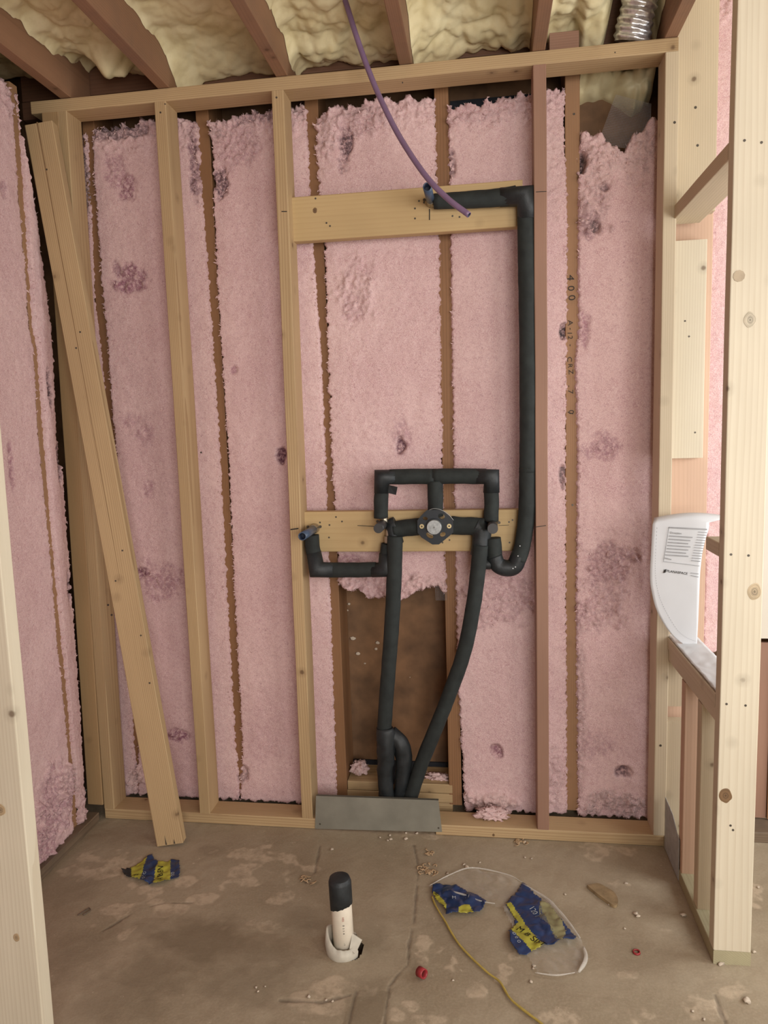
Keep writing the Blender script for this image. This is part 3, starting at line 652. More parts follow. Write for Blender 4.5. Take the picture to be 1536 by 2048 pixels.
batt('pink batt between the second and third pale studs', ip(R1, YB), ip(L2, YB), ih([(395,245),(413,243),(455,240),(470,226),(540,216),(600,206),(620,212)], YB), b0,
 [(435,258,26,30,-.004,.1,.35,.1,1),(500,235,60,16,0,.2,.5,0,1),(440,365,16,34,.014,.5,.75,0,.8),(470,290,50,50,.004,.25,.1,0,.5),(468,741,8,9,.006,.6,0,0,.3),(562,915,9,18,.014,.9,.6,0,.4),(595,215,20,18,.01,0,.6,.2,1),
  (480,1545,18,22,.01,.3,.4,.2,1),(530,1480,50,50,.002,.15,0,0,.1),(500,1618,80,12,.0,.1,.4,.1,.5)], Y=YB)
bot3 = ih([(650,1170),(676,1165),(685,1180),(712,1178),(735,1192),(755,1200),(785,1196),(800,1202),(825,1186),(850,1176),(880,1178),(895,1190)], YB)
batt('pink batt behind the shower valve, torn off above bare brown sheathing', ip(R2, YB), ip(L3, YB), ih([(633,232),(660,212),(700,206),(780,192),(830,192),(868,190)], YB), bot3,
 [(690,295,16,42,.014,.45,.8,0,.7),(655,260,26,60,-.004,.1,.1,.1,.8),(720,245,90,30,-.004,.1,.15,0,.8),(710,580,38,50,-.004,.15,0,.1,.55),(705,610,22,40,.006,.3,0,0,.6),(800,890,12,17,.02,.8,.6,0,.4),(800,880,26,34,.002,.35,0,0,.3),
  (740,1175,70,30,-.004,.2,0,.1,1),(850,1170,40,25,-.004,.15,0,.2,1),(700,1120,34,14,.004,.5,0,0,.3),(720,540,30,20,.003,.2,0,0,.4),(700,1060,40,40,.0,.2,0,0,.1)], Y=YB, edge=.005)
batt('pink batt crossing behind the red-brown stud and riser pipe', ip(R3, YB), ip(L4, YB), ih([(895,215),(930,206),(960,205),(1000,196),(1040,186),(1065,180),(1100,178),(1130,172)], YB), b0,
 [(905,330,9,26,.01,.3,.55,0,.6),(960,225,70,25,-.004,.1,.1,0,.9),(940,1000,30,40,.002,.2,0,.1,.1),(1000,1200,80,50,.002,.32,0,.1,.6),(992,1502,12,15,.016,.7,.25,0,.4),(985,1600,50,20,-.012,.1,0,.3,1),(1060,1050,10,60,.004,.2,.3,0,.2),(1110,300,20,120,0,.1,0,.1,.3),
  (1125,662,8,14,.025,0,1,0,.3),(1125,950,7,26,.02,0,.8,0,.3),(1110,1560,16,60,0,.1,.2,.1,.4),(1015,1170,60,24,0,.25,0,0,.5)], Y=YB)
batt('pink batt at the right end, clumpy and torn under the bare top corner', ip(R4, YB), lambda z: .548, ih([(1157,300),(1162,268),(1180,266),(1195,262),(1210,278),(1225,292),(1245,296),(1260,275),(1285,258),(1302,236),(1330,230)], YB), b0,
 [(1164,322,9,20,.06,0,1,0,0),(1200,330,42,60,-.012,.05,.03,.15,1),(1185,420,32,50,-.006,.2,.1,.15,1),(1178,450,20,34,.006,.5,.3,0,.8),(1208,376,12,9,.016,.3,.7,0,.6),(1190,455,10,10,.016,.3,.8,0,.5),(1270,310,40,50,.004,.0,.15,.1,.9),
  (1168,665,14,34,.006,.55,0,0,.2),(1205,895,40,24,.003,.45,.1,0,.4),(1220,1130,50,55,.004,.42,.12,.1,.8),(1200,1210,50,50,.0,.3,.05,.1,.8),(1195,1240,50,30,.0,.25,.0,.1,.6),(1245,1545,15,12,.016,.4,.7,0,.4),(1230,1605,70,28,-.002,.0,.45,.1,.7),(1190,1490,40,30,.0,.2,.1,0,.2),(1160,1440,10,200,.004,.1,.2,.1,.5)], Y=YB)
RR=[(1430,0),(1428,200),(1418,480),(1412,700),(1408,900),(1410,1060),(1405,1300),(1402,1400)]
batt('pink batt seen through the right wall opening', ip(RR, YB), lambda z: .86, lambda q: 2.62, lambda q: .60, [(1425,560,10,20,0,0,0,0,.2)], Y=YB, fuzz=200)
LL=[(5,100),(20,170),(29,250),(38,400),(50,520),(58,650),(68,700),(76,860),(90,1000),(105,1150),(115,1290),(128,1400),(137,1500),(143,1600),(150,1690)]
LR=[(20,100),(33,170),(44,250),(54,400),(62,520),(70,650),(80,700),(92,860),(103,1000),(116,1150),(129,1290),(140,1400),(148,1500),(157,1600),(163,1690)]
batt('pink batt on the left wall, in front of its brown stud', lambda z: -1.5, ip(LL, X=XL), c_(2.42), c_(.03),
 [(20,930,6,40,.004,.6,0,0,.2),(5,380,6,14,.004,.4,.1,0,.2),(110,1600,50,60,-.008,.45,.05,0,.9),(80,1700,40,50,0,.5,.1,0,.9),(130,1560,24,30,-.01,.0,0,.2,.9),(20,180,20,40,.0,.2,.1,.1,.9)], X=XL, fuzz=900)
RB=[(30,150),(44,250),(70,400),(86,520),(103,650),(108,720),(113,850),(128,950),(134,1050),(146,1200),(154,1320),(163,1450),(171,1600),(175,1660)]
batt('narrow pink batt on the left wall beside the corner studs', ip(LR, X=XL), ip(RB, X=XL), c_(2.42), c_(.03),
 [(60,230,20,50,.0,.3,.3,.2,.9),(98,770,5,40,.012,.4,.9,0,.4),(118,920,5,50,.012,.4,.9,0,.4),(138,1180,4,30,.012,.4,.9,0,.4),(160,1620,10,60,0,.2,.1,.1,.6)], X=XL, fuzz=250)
# a tuft of pink wool lying behind the gap in the plate, and one fallen on the plate
def tuft(lab, c, rx, ry, rz, name='wool_tuft', mat='batt', n=4, amp=.5, B=.3):
    bm = bmesh.new(); bmesh.ops.create_icosphere(bm, subdivisions=n, radius=1)
    V = []; sd = random.random()*40
    for v in bm.verts:
        k = 1+amp*noise.fractal(v.co*2.2+Vector((sd, 0, 0)), .7, 2, 4); V.append(Vector((v.co.x*rx, v.co.y*ry, v.co.z*rz))*k)
    F = [tuple(v.index for v in f.verts) for f in bm.faces]; bm.free()
    zb = -rz*.85; V = [(v.x, v.y, max(v.z, zb)-zb) for v in V]
    rg = random.Random(3)
    for k in range(90 if mat == 'batt' else 0):
        p = Vector(rg.choice(V)); d = Vector((rg.gauss(0, 1), rg.gauss(0, 1), abs(rg.gauss(0, 1)))).normalized()*rg.uniform(.004, .01); s = d.orthogonal()*.2
        q = len(V); V += [tuple(p-s), tuple(p+s), tuple(p+d)]; F.append((q, q+1, q+2))
    o = mk(name, V, F, M[mat], smooth=True, attr=[(0, .02, B, 1)]*len(V)); o.location = c; return o
p = at(722, 1560, 1, .215); tag(tuft('', (p.x, .20, .108), .028, .03, .026), 'ball of pink wool in the gap left of the black pipes', 'insulation')
p = at(878, 1565, 1, .2); tag(tuft('', (p.x, .19, .104), .040, .02, .010, amp=.8), 'shreds of pale pink wool on the cut plate right of the black pipes', 'insulation')
p = at(985, 1622, 1, .05); tag(tuft('', (p.x, .055, .039), .045, .022, .020, amp=.7, B=.2), 'torn pink wool tuft lying on the bottom plate left of the red-brown stud', 'insulation')
# ------------------------------------------------------------------ sheathing details behind the hole
z0 = at(756, 1594, 1, YF).z
for a, b, lab in ((694, 757, 'cut end of the exterior plate left of the black pipes'), (829, 905, 'cut end of the exterior plate right of the black pipes')):
    xa, xb = at(a, 1590, 1, YF).x, at(b, 1590, 1, YF).x
    e = empty('sill_block', ((xa+xb)/2, .216, 0)); tag(e, 'pale '+lab, 'plate')
    for k in range(3): child(box_lumber('plate_layer', xa+.002*k, xb, YF+.001, YS-.002, .001+.035*k, .0345+.035*k, M['pine'], axis=0), e)
tag(plainbox('flashing_strip', -.53, -.12, YS-.008, YS-.0005, .03, .122, M['sheath_dark']), 'black flashing strip at the foot of the bare brown sheathing', 'flashing')
tag(plainbox('flashing_strip', -1.3, at(1140, 200, 1, YS).x, YS-.008, YS-.0005, 2.26, 2.44, M['sheath_dark']), 'black membrane strip above the pink batts under the top plate', 'flashing')
# netting shown in the bare corner and hole
def netting(lab, quad, stp=.0048, th=.00025):
    a, b, c, d = quad; V = []; F = []; nu = int((b-a).length/stp); nv = int((d-a).length/stp)
    def st(p, q, nrm=Vector((0, -1, 0))):
        t = (q-p).normalized(); s = t.cross(nrm)*th; h = nrm*th; k = len(V)
        V.extend([p-s, p+s, q+s, q-s, p-s+h, p+s+h, q+s+h, q-s+h]); F.extend([(k+4, k+5, k+6, k+7), (k, k+1, k+5, k+4), (k+1, k+2, k+6, k+5), (k+2, k+3, k+7, k+6), (k+3, k, k+4, k+7)])
    for i in range(nu+1): u = i/nu; st(a.lerp(b, u), d.lerp(c, u))
    for j in range(nv+1): v = j/nv; st(a.lerp(d, v), b.lerp(c, v))
    return tag(mk('insulation_netting', V, F, M['net']), lab, 'netting')
yn = YF-.002
netting('torn grey insulation netting across the bare upper right corner', [at(1195, 290, 1, yn), at(1300, 300, 1, yn), at(1302, 208, 1, yn), at(1232, 190, 1, yn)])
netting('small torn square of netting at the top of the brown hole', [at(872, 1200, 1, yn), at(893, 1200, 1, yn), at(893, 1166, 1, yn), at(870, 1168, 1, yn)])
# paper flakes on the sheathing
for k, (x, y, r) in enumerate([(698,1210,.006),(706,1280,.010),(755,1288,.008),(752,1300,.006),(716,1310,.008),(730,1328,.004),(695,1222,.004),(820,1355,.002)]):
    p = at(x, y, 1, YS); o = tuft('', (p.x, YS-.002, p.z), r, .001, r*.8, 'paper_flake', 'crumb', n=2); tag(o, 'pale paper flake stuck to the bare brown sheathing', 'flake', 'pale flakes on the brown sheathing')

# ------------------------------------------------------------------ ceiling joists, rim, foam
JX = [(-1.338, 'dark joist in the upper left corner, beside the left wall'), (-1.007, 'reddish joist, second from the left wall'), (-.625, 'reddish joist landing right of the third pale stud'), (-.245, 'reddish joist right of the purple tube'),
      (.145, 'reddish joist landing over the red-brown stud'), (.513, 'reddish joist at the right end beside the foil duct')]
for k, (x, lab) in enumerate(JX):
    o = box_lumber('ceiling_joist', x, x+T, -3.6, .125, ZT+.001, ZT+.235, M['fir_joist'], axis=1); tag(o, lab, 'joist')
JB = [j[0] for j in JX]
o = box_lumber('rim_board', -1.55, .552, .127, .15, ZT+.002, ZT+.06, M['rim'], axis=0); tag(o, 'lower dark brown rim board above the top plate', 'board')
o = box_lumber('rim_board', -1.55, .552, .130, .15, ZT+.062, ZT+.28, M['rim'], axis=0); tag(o, 'upper dark brown rim board half covered by spray foam', 'board')
o = box_lumber('ceiling_block', .20, .285, .06, .11, ZT+.002, ZT+.075, M['fir_red'], axis=0); tag(o, 'short reddish block on the top plate right of the joist', 'board')
_dx = at(1270, 40, 1, .03).x; DU = (_dx-JB[4]-T)/(JB[5]-JB[4]-T)
def foam_bay(lab, x0, x1, zs, lob, seed, front=None, ymin=-1.3, droop=0.0, sides=1.0):
    st = .006; nx = int((x1-x0)/st); ys = []; y = .127
    while y > ymin: ys.append(y); y -= st if y > -.5 else .03
    V = []; F = []
    for j, y in enumerate(ys):
        for i in range(nx+1):
            u = i/nx; x = x0+(x1-x0)*u; e = min(u, 1-u)*(x1-x0)
            wx = x+.012*nz(x*18, y*18, seed); wy = y+.012*nz(x*18+7, y*18, seed)
            h = 0
            for f, a in ((11, 1.1), (25, .5), (48, .2)):
                d = noise.voronoi(Vector((wx*f, wy*f, seed+f)))[0][0]; h += a*max(0, 1-d*d*1.5)
            z = zs(u, y)-lob*(h/1.7)-sides*.022*math.exp(-e/.012)
            V.append((x, y, z))
    m = nx+1
    for j in range(len(ys)-1):
        for i in range(nx): F.append((j*m+i, j*m+i+1, (j+1)*m+i+1, (j+1)*m+i))
    # end skirt hugging the rim
    k = len(V)
    for i in range(nx+1): V.append((V[i][0], .1295, V[i][2]+.12))
    for i in range(nx): F.append((i+1, i, k+i, k+i+1))
    o = mk('spray_foam', V, F, M['foam'], smooth=True); tag(o, lab, 'spray foam', 'spray foam between joists'); return o
def prof(zr, zm, reach):
    # height near the rim zr (function of u) rising to zm away from it
    def f(u, y):
        t = min(1, max(0, (.127-y)/reach)); r = zr(u) if callable(zr) else zr
        return r+(zm-r)*t*t*(3-2*t) if zm > r else r+(zm-r)*t
    return f
W_ = lambda pts: (lambda u: float(np.interp(u, [p[0] for p in pts], [p[1] for p in pts])))
foam_bay('cream spray foam left of the first joist in the upper left corner', -1.66, JB[0]-.001, prof(2.60, 2.58, .3), .03, 3)
foam_bay('cream spray foam with a hanging drip between the two leftmost joists', JB[0]+T+.001, JB[1]-.001, lambda u, y: prof(W_([(0, 2.62), (.35, 2.60), (.6, 2.56), (1, 2.53)]), 2.575, .25)(u, y)-.075*math.exp(-((u-.42)/.15)**2-((y+.0)/.05)**2)-.03*math.exp(-((u-.6)/.08)**2-((y-.02)/.03)**2), .035, 11)
foam_bay('thinly oversprayed foam between the second and third joists', JB[1]+T+.001, JB[2]-.001, prof(W_([(0, 2.47), (.2, 2.52), (.6, 2.53), (1, 2.52)]), 2.58, .18), .022, 23)
foam_bay('lumpy yellow spray foam behind the purple tube', JB[2]+T+.001, JB[3]-.001, lambda u, y: prof(2.545, 2.59, .3)(u, y)-.018*math.exp(-((y-.05)/.07)**2), .042, 37)
foam_bay('lumpy yellow spray foam right of the purple tube', JB[3]+T+.001, JB[4]-.001, lambda u, y: prof(W_([(0, 2.49), (.3, 2.535), (.6, 2.56), (.85, 2.53), (1, 2.56)]), 2.59, .3)(u, y)-.012*math.exp(-((y-.06)/.07)**2), .042, 41)
foam_bay('lumpy yellow spray foam beside the foil duct', JB[4]+T+.001, JB[5]-.001, lambda u, y: prof(W_([(0, 2.56), (.28, 2.555), (.35, 2.49), (1, 2.49)]), 2.59, .25)(u, y)+.20*math.exp(-((u-DU)/.20)**4), .042, 53)
foam_bay('spray foam at the far right above the corner', JB[5]+T+.001, 1.4, prof(2.62, 2.62, .3), .03, 61, ymin=-.7)
# foam blob in the bare corner under the top plate
def blob():
    V = []; F = []; n, m = 60, 26
    xa, xb = at(1160, 190, 1, .20).x, at(1308, 190, 1, .20).x
    low = ih([(1157,187),(1180,178),(1215,172),(1232,180),(1255,196),(1275,207),(1295,196),(1304,182)], .18)
    for i in range(n+1):
        u = i/n; x = xa+(xb-xa)*u; zl = low(x); zt = 2.49
        for j in range(m+1):
            v = j/m; z = zt+(zl-zt)*v; y = YS-.005-(.12+.02*math.sin(u*9))*math.sin(math.pi*min(1, .08+v*.92))**.45*(1-.25*v)+.045*noise.voronoi(Vector((x*24, z*24, 5)))[0][0]
            V.append((x, y, z+.006*nz(x*40, z*40)))
    for i in range(n):
        for j in range(m): F.append((i*(m+1)+j, i*(m+1)+j+1, (i+1)*(m+1)+j+1, (i+1)*(m+1)+j))
    tag(mk('spray_foam', V, F, M['foam'], smooth=True), 'cream foam lump sagging under the top plate in the bare right corner', 'spray foam')
blob()
# foil duct
def duct():
    a, b = at(1262, 84, 1, .055), at(1292, -60, 1, -.005); ax = (b-a).normalized(); V = []; F = []; n, m = 150, 48; L = .42; ux = ax.orthogonal().normalized(); uy = ax.cross(ux)
    for i in range(n+1):
        t = L*i/n
        for j in range(m):
            th = 2*math.pi*j/m; ph = t/.021+th/(2*math.pi)
            r = .049+.0028*math.cos(2*math.pi*ph)+.004*nz(math.cos(th)*3, math.sin(th)*3, t*34)+.002*nz(math.cos(th)*9, math.sin(th)*9, t*90)
            V.append(a+ax*t+ux*math.cos(th)*r+uy*math.sin(th)*r)
    for i in range(n):
        for j in range(m): F.append((i*m+j, i*m+(j+1) % m, (i+1)*m+(j+1) % m, (i+1)*m+j))
    o = mk('flexible_duct', V, F, M['gloss_foil'], smooth=True); tag(o, 'crinkled silver foil duct coming down through the ceiling foam', 'duct')
duct()

# ------------------------------------------------------------------ shower plumbing
def plumbing():
    YP = .020
    root = empty('shower_plumbing', at(800, 1590, 1, .05)); tag(root, 'black insulated shower pipework with round valve and four outlets', 'pipework')
    bpy.context.view_layer.update()
    def P(x, y, Y=YP): return at(x, y, 1, Y)
    def sl(pts, r, name='insulation_sleeve', mat='rubber', rough=.06, Y=YP, **k):
        Q = [P(p[0], p[1], p[2] if len(p) > 2 else Y) for p in pts]
        return child(tube(name, Q, r, M[mat], rough=rough, **k), root)
    def elbow(pts, r):
        sl(pts, lambda t: r*(1.36 if .2 < t < .8 else 1.0), name='elbow_sleeve', mat='tape', rough=.10, sharp=True)
    R = .0245
    # riser from the lower right loop to the top outlet
    sl([(868,403),(930,400),(990,396),(1032,391)], lambda t: .0225+.006*t)
    elbow([(1000,394),(1051,391),(1053,440)], .0275)
    sl([(1052,405),(1053,520),(1055,640),(1056,760),(1056,880),(1055,945)], .0262, n=8)
    sl([(1055,935),(1055,985),(1052,1040),(1045,1090),(1036,1120)], lambda t: .0268-.001*t)
    sl([(1040,1105),(1030,1130),(1012,1136),(996,1130),(988,1112)], .0262, name='elbow_sleeve', mat='tape', rough=.1)
    sl([(989,1118),(988,1096),(986,1076)], .0250)
    # upper bracket loop
    sl([(762,1036),(762,1005),(764,975)], .0232); elbow([(763,986),(764,954),(792,954)], .0245)
    sl([(780,954),(820,953),(868,953)], .0248); sl([(866,953),(920,952),(972,953)], .0248)
    elbow([(953,953),(983,953),(983,985)], .0245); sl([(983,972),(983,1010),(982,1042)], .0236)
    sl([(870,962),(871,995),(871,1032)], .0250)
    # tape tail
    a = [P(778, 970, -.004), P(795, 974, -.012), P(792, 990, -.010), P(776, 986, -.006)]
    f = mk('tape_tail', a+[v+Vector((0, .002, 0)) for v in a], [(0, 1, 2, 3), (7, 6, 5, 4), (0, 4, 5, 1), (1, 5, 6, 2), (2, 6, 7, 3), (3, 7, 4, 0)], M['tape']); child(f, root)
    # valve branches
    sl([(788,1060),(812,1056),(842,1053)], .0275, rough=.1); sl([(903,1051),(935,1052),(968,1054)], .0290, rough=.1)
    sl([(793,1088),(788,1070),(785,1052),(792,1048)], .0245, name='elbow_sleeve', mat='tape', rough=.12)
    sl([(950,1052),(962,1060),(962,1085),(960,1110)], .0300, name='elbow_sleeve', mat='tape', rough=.12)
    sl([(790,1072,.0),(789,1130,.0),(786,1210,.005),(780,1300,.02),(773,1390,.03),(769,1450,.04),(768,1500,.045),(773,1600,.05)], lambda t: .0250-.0008*t, n=8)
    sl([(961,1090,.0),(956,1140,.0),(947,1210,.005),(929,1300,.02),(900,1385,.03),(868,1465,.04),(842,1530,.05),(818,1605,.055)], lambda t: .0245-.0005*t, n=8)
    sl([(770,1455,.04),(773,1490,.035),(770,1540,.04),(774,1600,.05)], lambda t: .029+.004*math.sin(t*6), name='taped_joint', mat='tape', rough=.22)
    sl([(780,1468,.045),(800,1485,.045),(808,1515,.05),(804,1560,.055),(796,1605,.06)], lambda t: .026+.004*math.sin(t*5), name='taped_joint', mat='tape', rough=.22)
    # lower left loop
    sl([(623,1070),(625,1095),(630,1118)], .0245); elbow([(627,1104),(634,1139),(668,1140)], .0250)
    sl([(650,1140),(700,1140),(752,1139)], .0248); elbow([(744,1140),(773,1139),(773,1106)], .0250)
    sl([(773,1122),(774,1102),(776,1088)], .0220)
    sl([(965,1100),(968,1125),(982,1128)], .018, name='elbow_sleeve', mat='tape', rough=.12)
    # stubs towards the viewer
    def stub(name, x, y, L, r, mat, hollow=None, Y=.02):
        p = P(x, y, Y); t = tube(name, [p, p+Vector((0, -L*.5, 0)), p+Vector((0, -L, 0))], r, [M[mat], M['pipe_in']], seg=20, hollow=hollow, sharp=True); child(t, root); return t, p
    def wing(x, y, Y=.028, m='copper_dirty'):
        p = P(x, y, Y); c = tube('brass_elbow', [p+Vector((0, .02, 0)), p+Vector((0, -.012, 0))], lambda t: .0165 if t < .5 else .0145, M[m], seg=16, sharp=True); child(c, root)
        for s in (-1, 1): q = disc('screw_head', p+Vector((s*.021, .012, .006)), (0, -1, 0), .0045, .004, M['nail']); child(q, c)
    wing(862, 401); stub('pipe_stub', 861, 400, .125, .0130, 'pipe_blue', .80)
    wing(627, 1058); stub('pipe_stub', 627, 1059, .15, .0130, 'pipe_blue', .80)
    wing(767, 1047); stub('capped_stub', 767, 1047, .115, .0150, 'stub_dark')
    wing(985, 1050); stub('capped_stub', 985, 1049, .095, .0160, 'stub_dark')
    for pts, r in (([(777,1058),(777,1078)], .009), ([(776,1072),(776,1086)], .0125), ([(768,1036),(770,1048)], .0115)):
        c = child(tube('pipe_fitting', [P(x, y, .012) for x, y in pts], r, M['copper_dirty'], seg=12, sharp=True), root)
    # valve plate with holes
    Yv = -.022; c = P(869, 1053, Yv); k = .00160
    outer = [(-34,-12),(-34,12),(-26,22),(-5,36),(8,36),(28,20),(37,12),(37,-10),(30,-20),(14,-33),(-14,-33),(-26,-22)]
    holes = [(-10,18,8,5,.6),(16,16,6,4.5,-.5),(14,-20,7,5.5,.5),(-18,-16,5,3.5,.3)]
    bm = bmesh.new()
    def loop(pts):
        vs = [bm.verts.new((c.x+a*k, Yv, c.z-b*k)) for a, b in pts]; return [bm.edges.new((vs[i], vs[(i+1) % len(vs)])) for i in range(len(vs))]
    E_ = loop(outer)
    for hx, hy, a, b, rot in holes:
        E_ += loop([(hx+a*math.cos(t)*math.cos(rot)-b*math.sin(t)*math.sin(rot), hy+a*math.cos(t)*math.sin(rot)+b*math.sin(t)*math.cos(rot)) for t in [i*2*math.pi/14 for i in range(14)]])
    bmesh.ops.triangle_fill(bm, use_beauty=True, edges=E_)
    g = bmesh.ops.extrude_face_region(bm, geom=list(bm.faces)); bmesh.ops.translate(bm, vec=(0, .006, 0), verts=[v for v in g['geom'] if isinstance(v, bmesh.types.BMVert)])
    bmesh.ops.recalc_face_normals(bm, faces=bm.faces)
    me = bpy.data.meshes.new('valve_plate'); bm.to_mesh(me); bm.free(); me.materials.append(M['plate_black']); vp = bpy.data.objects.new('valve_plate', me); COL.objects.link(vp); child(vp, root)
    body = child(tube('valve_body', [c+Vector((0, .06, 0)), c+Vector((0, .001, 0))], .030, M['copper_dirty'], seg=24, sharp=True), root)
    rim = child(tube('cap_ring', [c+Vector((0, .0, 0)), c+Vector((0, -.010, 0))], .026, M['plate_black'], seg=32, sharp=True), root)
    cap = child(tube('valve_cap', [c+Vector((0, -.002, 0)), c+Vector((0, -.018, 0)), c+Vector((0, -.0205, 0))], lambda t: .0235 if t < .9 else .022, M['grey_metal'], seg=36, sharp=True), root)
    for a in (0, 1):
        v = Vector((math.cos(a*math.pi/2+.4), 0, math.sin(a*math.pi/2+.4)))*.004; m_ = line_mark('cross_slot', c-v+Vector((0, -.021, 0)), c+v+Vector((0, -.021, 0)), .001, (0, -1, 0), M['nail'], cap)
    for s, x in ((-1, -25), (1, 29)):
        q = Vector((c.x+x*k, Yv, c.z+.001)); wsh = disc('brass_screw', q, (0, -1, 0), .0072, .003, M['brass'], vp, 20); d2 = disc('brass_screw', q+Vector((0, -.003, 0)), (0, -1, 0), .003, .001, M['nail'], vp, 10)
    # wire bail over the plate
    ar = [c+Vector((k*a, -.004, k*b)) for a, b in ((-10, 33), (0, 36), (14, 33), (28, 24), (38, 12))]
    child(tube('wire_loop', ar, .0011, M['grey_metal'], seg=6), root)
    # clear tape glints
    for x, y in ((1040,1092),(1036,1112),(1026,1137),(1031,1134)): disc('tape_glint', P(x, y, -.0075), (0, -1, .3), .0018, .0006, M['paper'], root, 6)
plumbing()
# purple tube
_pa = at(668,-60,1,-.12); pt = [_pa+Vector((-.02, .01, .14)), _pa, at(690,0,1,-.13), at(712,70,1,-.14), at(735,135,1,-.15), at(762,200,1,-.17), at(800,275,1,-.20), at(850,350,1,-.25), at(895,397,1,-.28), at(938,430,1,-.30)]
o = tube('purple_tube', pt, .0078, [M['pex'], M['pipe_in']], seg=14, n=10, hollow=.75); tag(o, 'thin purple plastic tube hanging down from the ceiling', 'tube')
# steel strip in the bottom plate
def steel():
    q = [at(632, 1592, 1, -.003), at(877, 1601, 1, -.003), at(884, 1664, 1, -.003), at(630, 1658, 1, -.003)]; q[2].z = max(q[2].z, .003); q[3].z = max(q[3].z, .003)
    b = Vector((0, .0015, 0)); t = Vector((0, .012, .0)); V = q+[v+b for v in q]+[q[0]+t, q[1]+t]
    o = mk('steel_strip', V, [(3, 2, 1, 0), (4, 5, 6, 7), (0, 4, 7, 3), (2, 6, 5, 1), (3, 7, 6, 2), (0, 1, 9, 8), (8, 9, 5, 4)], M['steel']); tag(o, 'grey steel strip bridging the gap in the bottom plate', 'metal plate')
    bpy.context.view_layer.update(); nails(o, [at(640, 1648, 1, -.003), at(877, 1656, 1, -.003)], r=.003)
steel()
# ------------------------------------------------------------------ floor pipe
def floor_pipe():
    root = empty('floor_drain_pipe', PC); tag(root, 'white plastic drain pipe with black rubber cap standing out of the concrete', 'pipe')
    bpy.context.view_layer.update()
    tl = Vector((-.006, 0, .2)); top = PC+tl
    child(tube('pipe', [PC+Vector((.001, 0, -.045)), PC+tl*.5, PC+tl*.93], .0272, [M['pvc'], M['pipe_in']], seg=36, hollow=.9, sharp=True), root)
    V = []; F = []; seg = 40; rows = [(.120, .0278), (.121, .0295), (.150, .0300), (.188, .0298), (.1885, .0296), (.1985, .0262), (.1990, .0255), (.2015, .012)]
    for i, (z, r) in enumerate(rows):
        for j in range(seg):
            a = 2*math.pi*j/seg; rr = r*(1+.02*nz(math.cos(a)*2, math.sin(a)*2, z*30)); zz = z+(.010*math.sin(a+2.0)+.004*nz(math.cos(a)*4, math.sin(a)*4, 1) if i < 2 else 0)
            V.append((PC.x-.006*z/.2+rr*math.cos(a), PC.y+rr*math.sin(a), zz+.006))
    for i in range(len(rows)-1):
        for j in range(seg): F.append((i*seg+j, i*seg+(j+1) % seg, (i+1)*seg+(j+1) % seg, (i+1)*seg+j))
    F.append(tuple(range((len(rows)-1)*seg, len(rows)*seg)))
    child(mk('rubber_cap', V, F, M['tape'], smooth=True), root)
    # wrapped white foam collar, open and torn at the right
    V = []; F = []; n = 70
    for i in range(n+1):
        a = math.radians(-20-300*i/n); t = i/n  # from the right round the front to the back left
        r = .043+.004*nz(t*4, 3); h = .028+.035*math.exp(-((t-.55)/.16)**2)+.003*nz(t*20, 2)
        for rr, z in ((r, -.02), (r+.004, h*.4), (r-.001, h), (r-.006, h-.001), (r-.006, -.02)): V.append((PC.x-.004+rr*math.cos(a), PC.y+rr*math.sin(a), z))
    for i in range(n):
        for j in range(5): F.append((i*5+j, i*5+(j+1) % 5, i*5+5+(j+1) % 5, i*5+5+j))
    F += [(0, 1, 2, 3, 4), tuple(n*5+q for q in (4, 3, 2, 1, 0))]
    child(mk('foam_collar', V, F, M['wrap'], smooth=True), root)
    V = [(.020,-.030,.028),(.050,-.010,.040),(.024,-.008,.055),(.036,-.034,.018)]; V = [(PC.x+a, PC.y+b, c) for a, b, c in V]; V += [(a, b+.004, c-.002) for a, b, c in V]
    child(mk('torn_flap', V, [(0, 1, 2), (0, 3, 1), (4, 6, 5), (4, 5, 7), (0, 2, 6, 4), (1, 5, 6, 2), (0, 4, 7, 3), (3, 7, 5, 1)], M['wrap']), root)
    Ydir = Vector((.22, -.975, 0)); 
    for body, z, sz, m in (('HS5', .112, .0075, 'ink_red'), ('0', .090, .007, 'ink'), ('2', .082, .006, 'ink'), ('3', .075, .006, 'ink'), ('A', .068, .006, 'ink'), ('- 1', .040, .006, 'ink')):
        p = PC+Ydir*.0276+Vector((-.006*z/.2, 0, z)); text('printed_text', body, sz, p, (0, 0, -1), (.975, .22, 0), M[m], root)
floor_pipe()
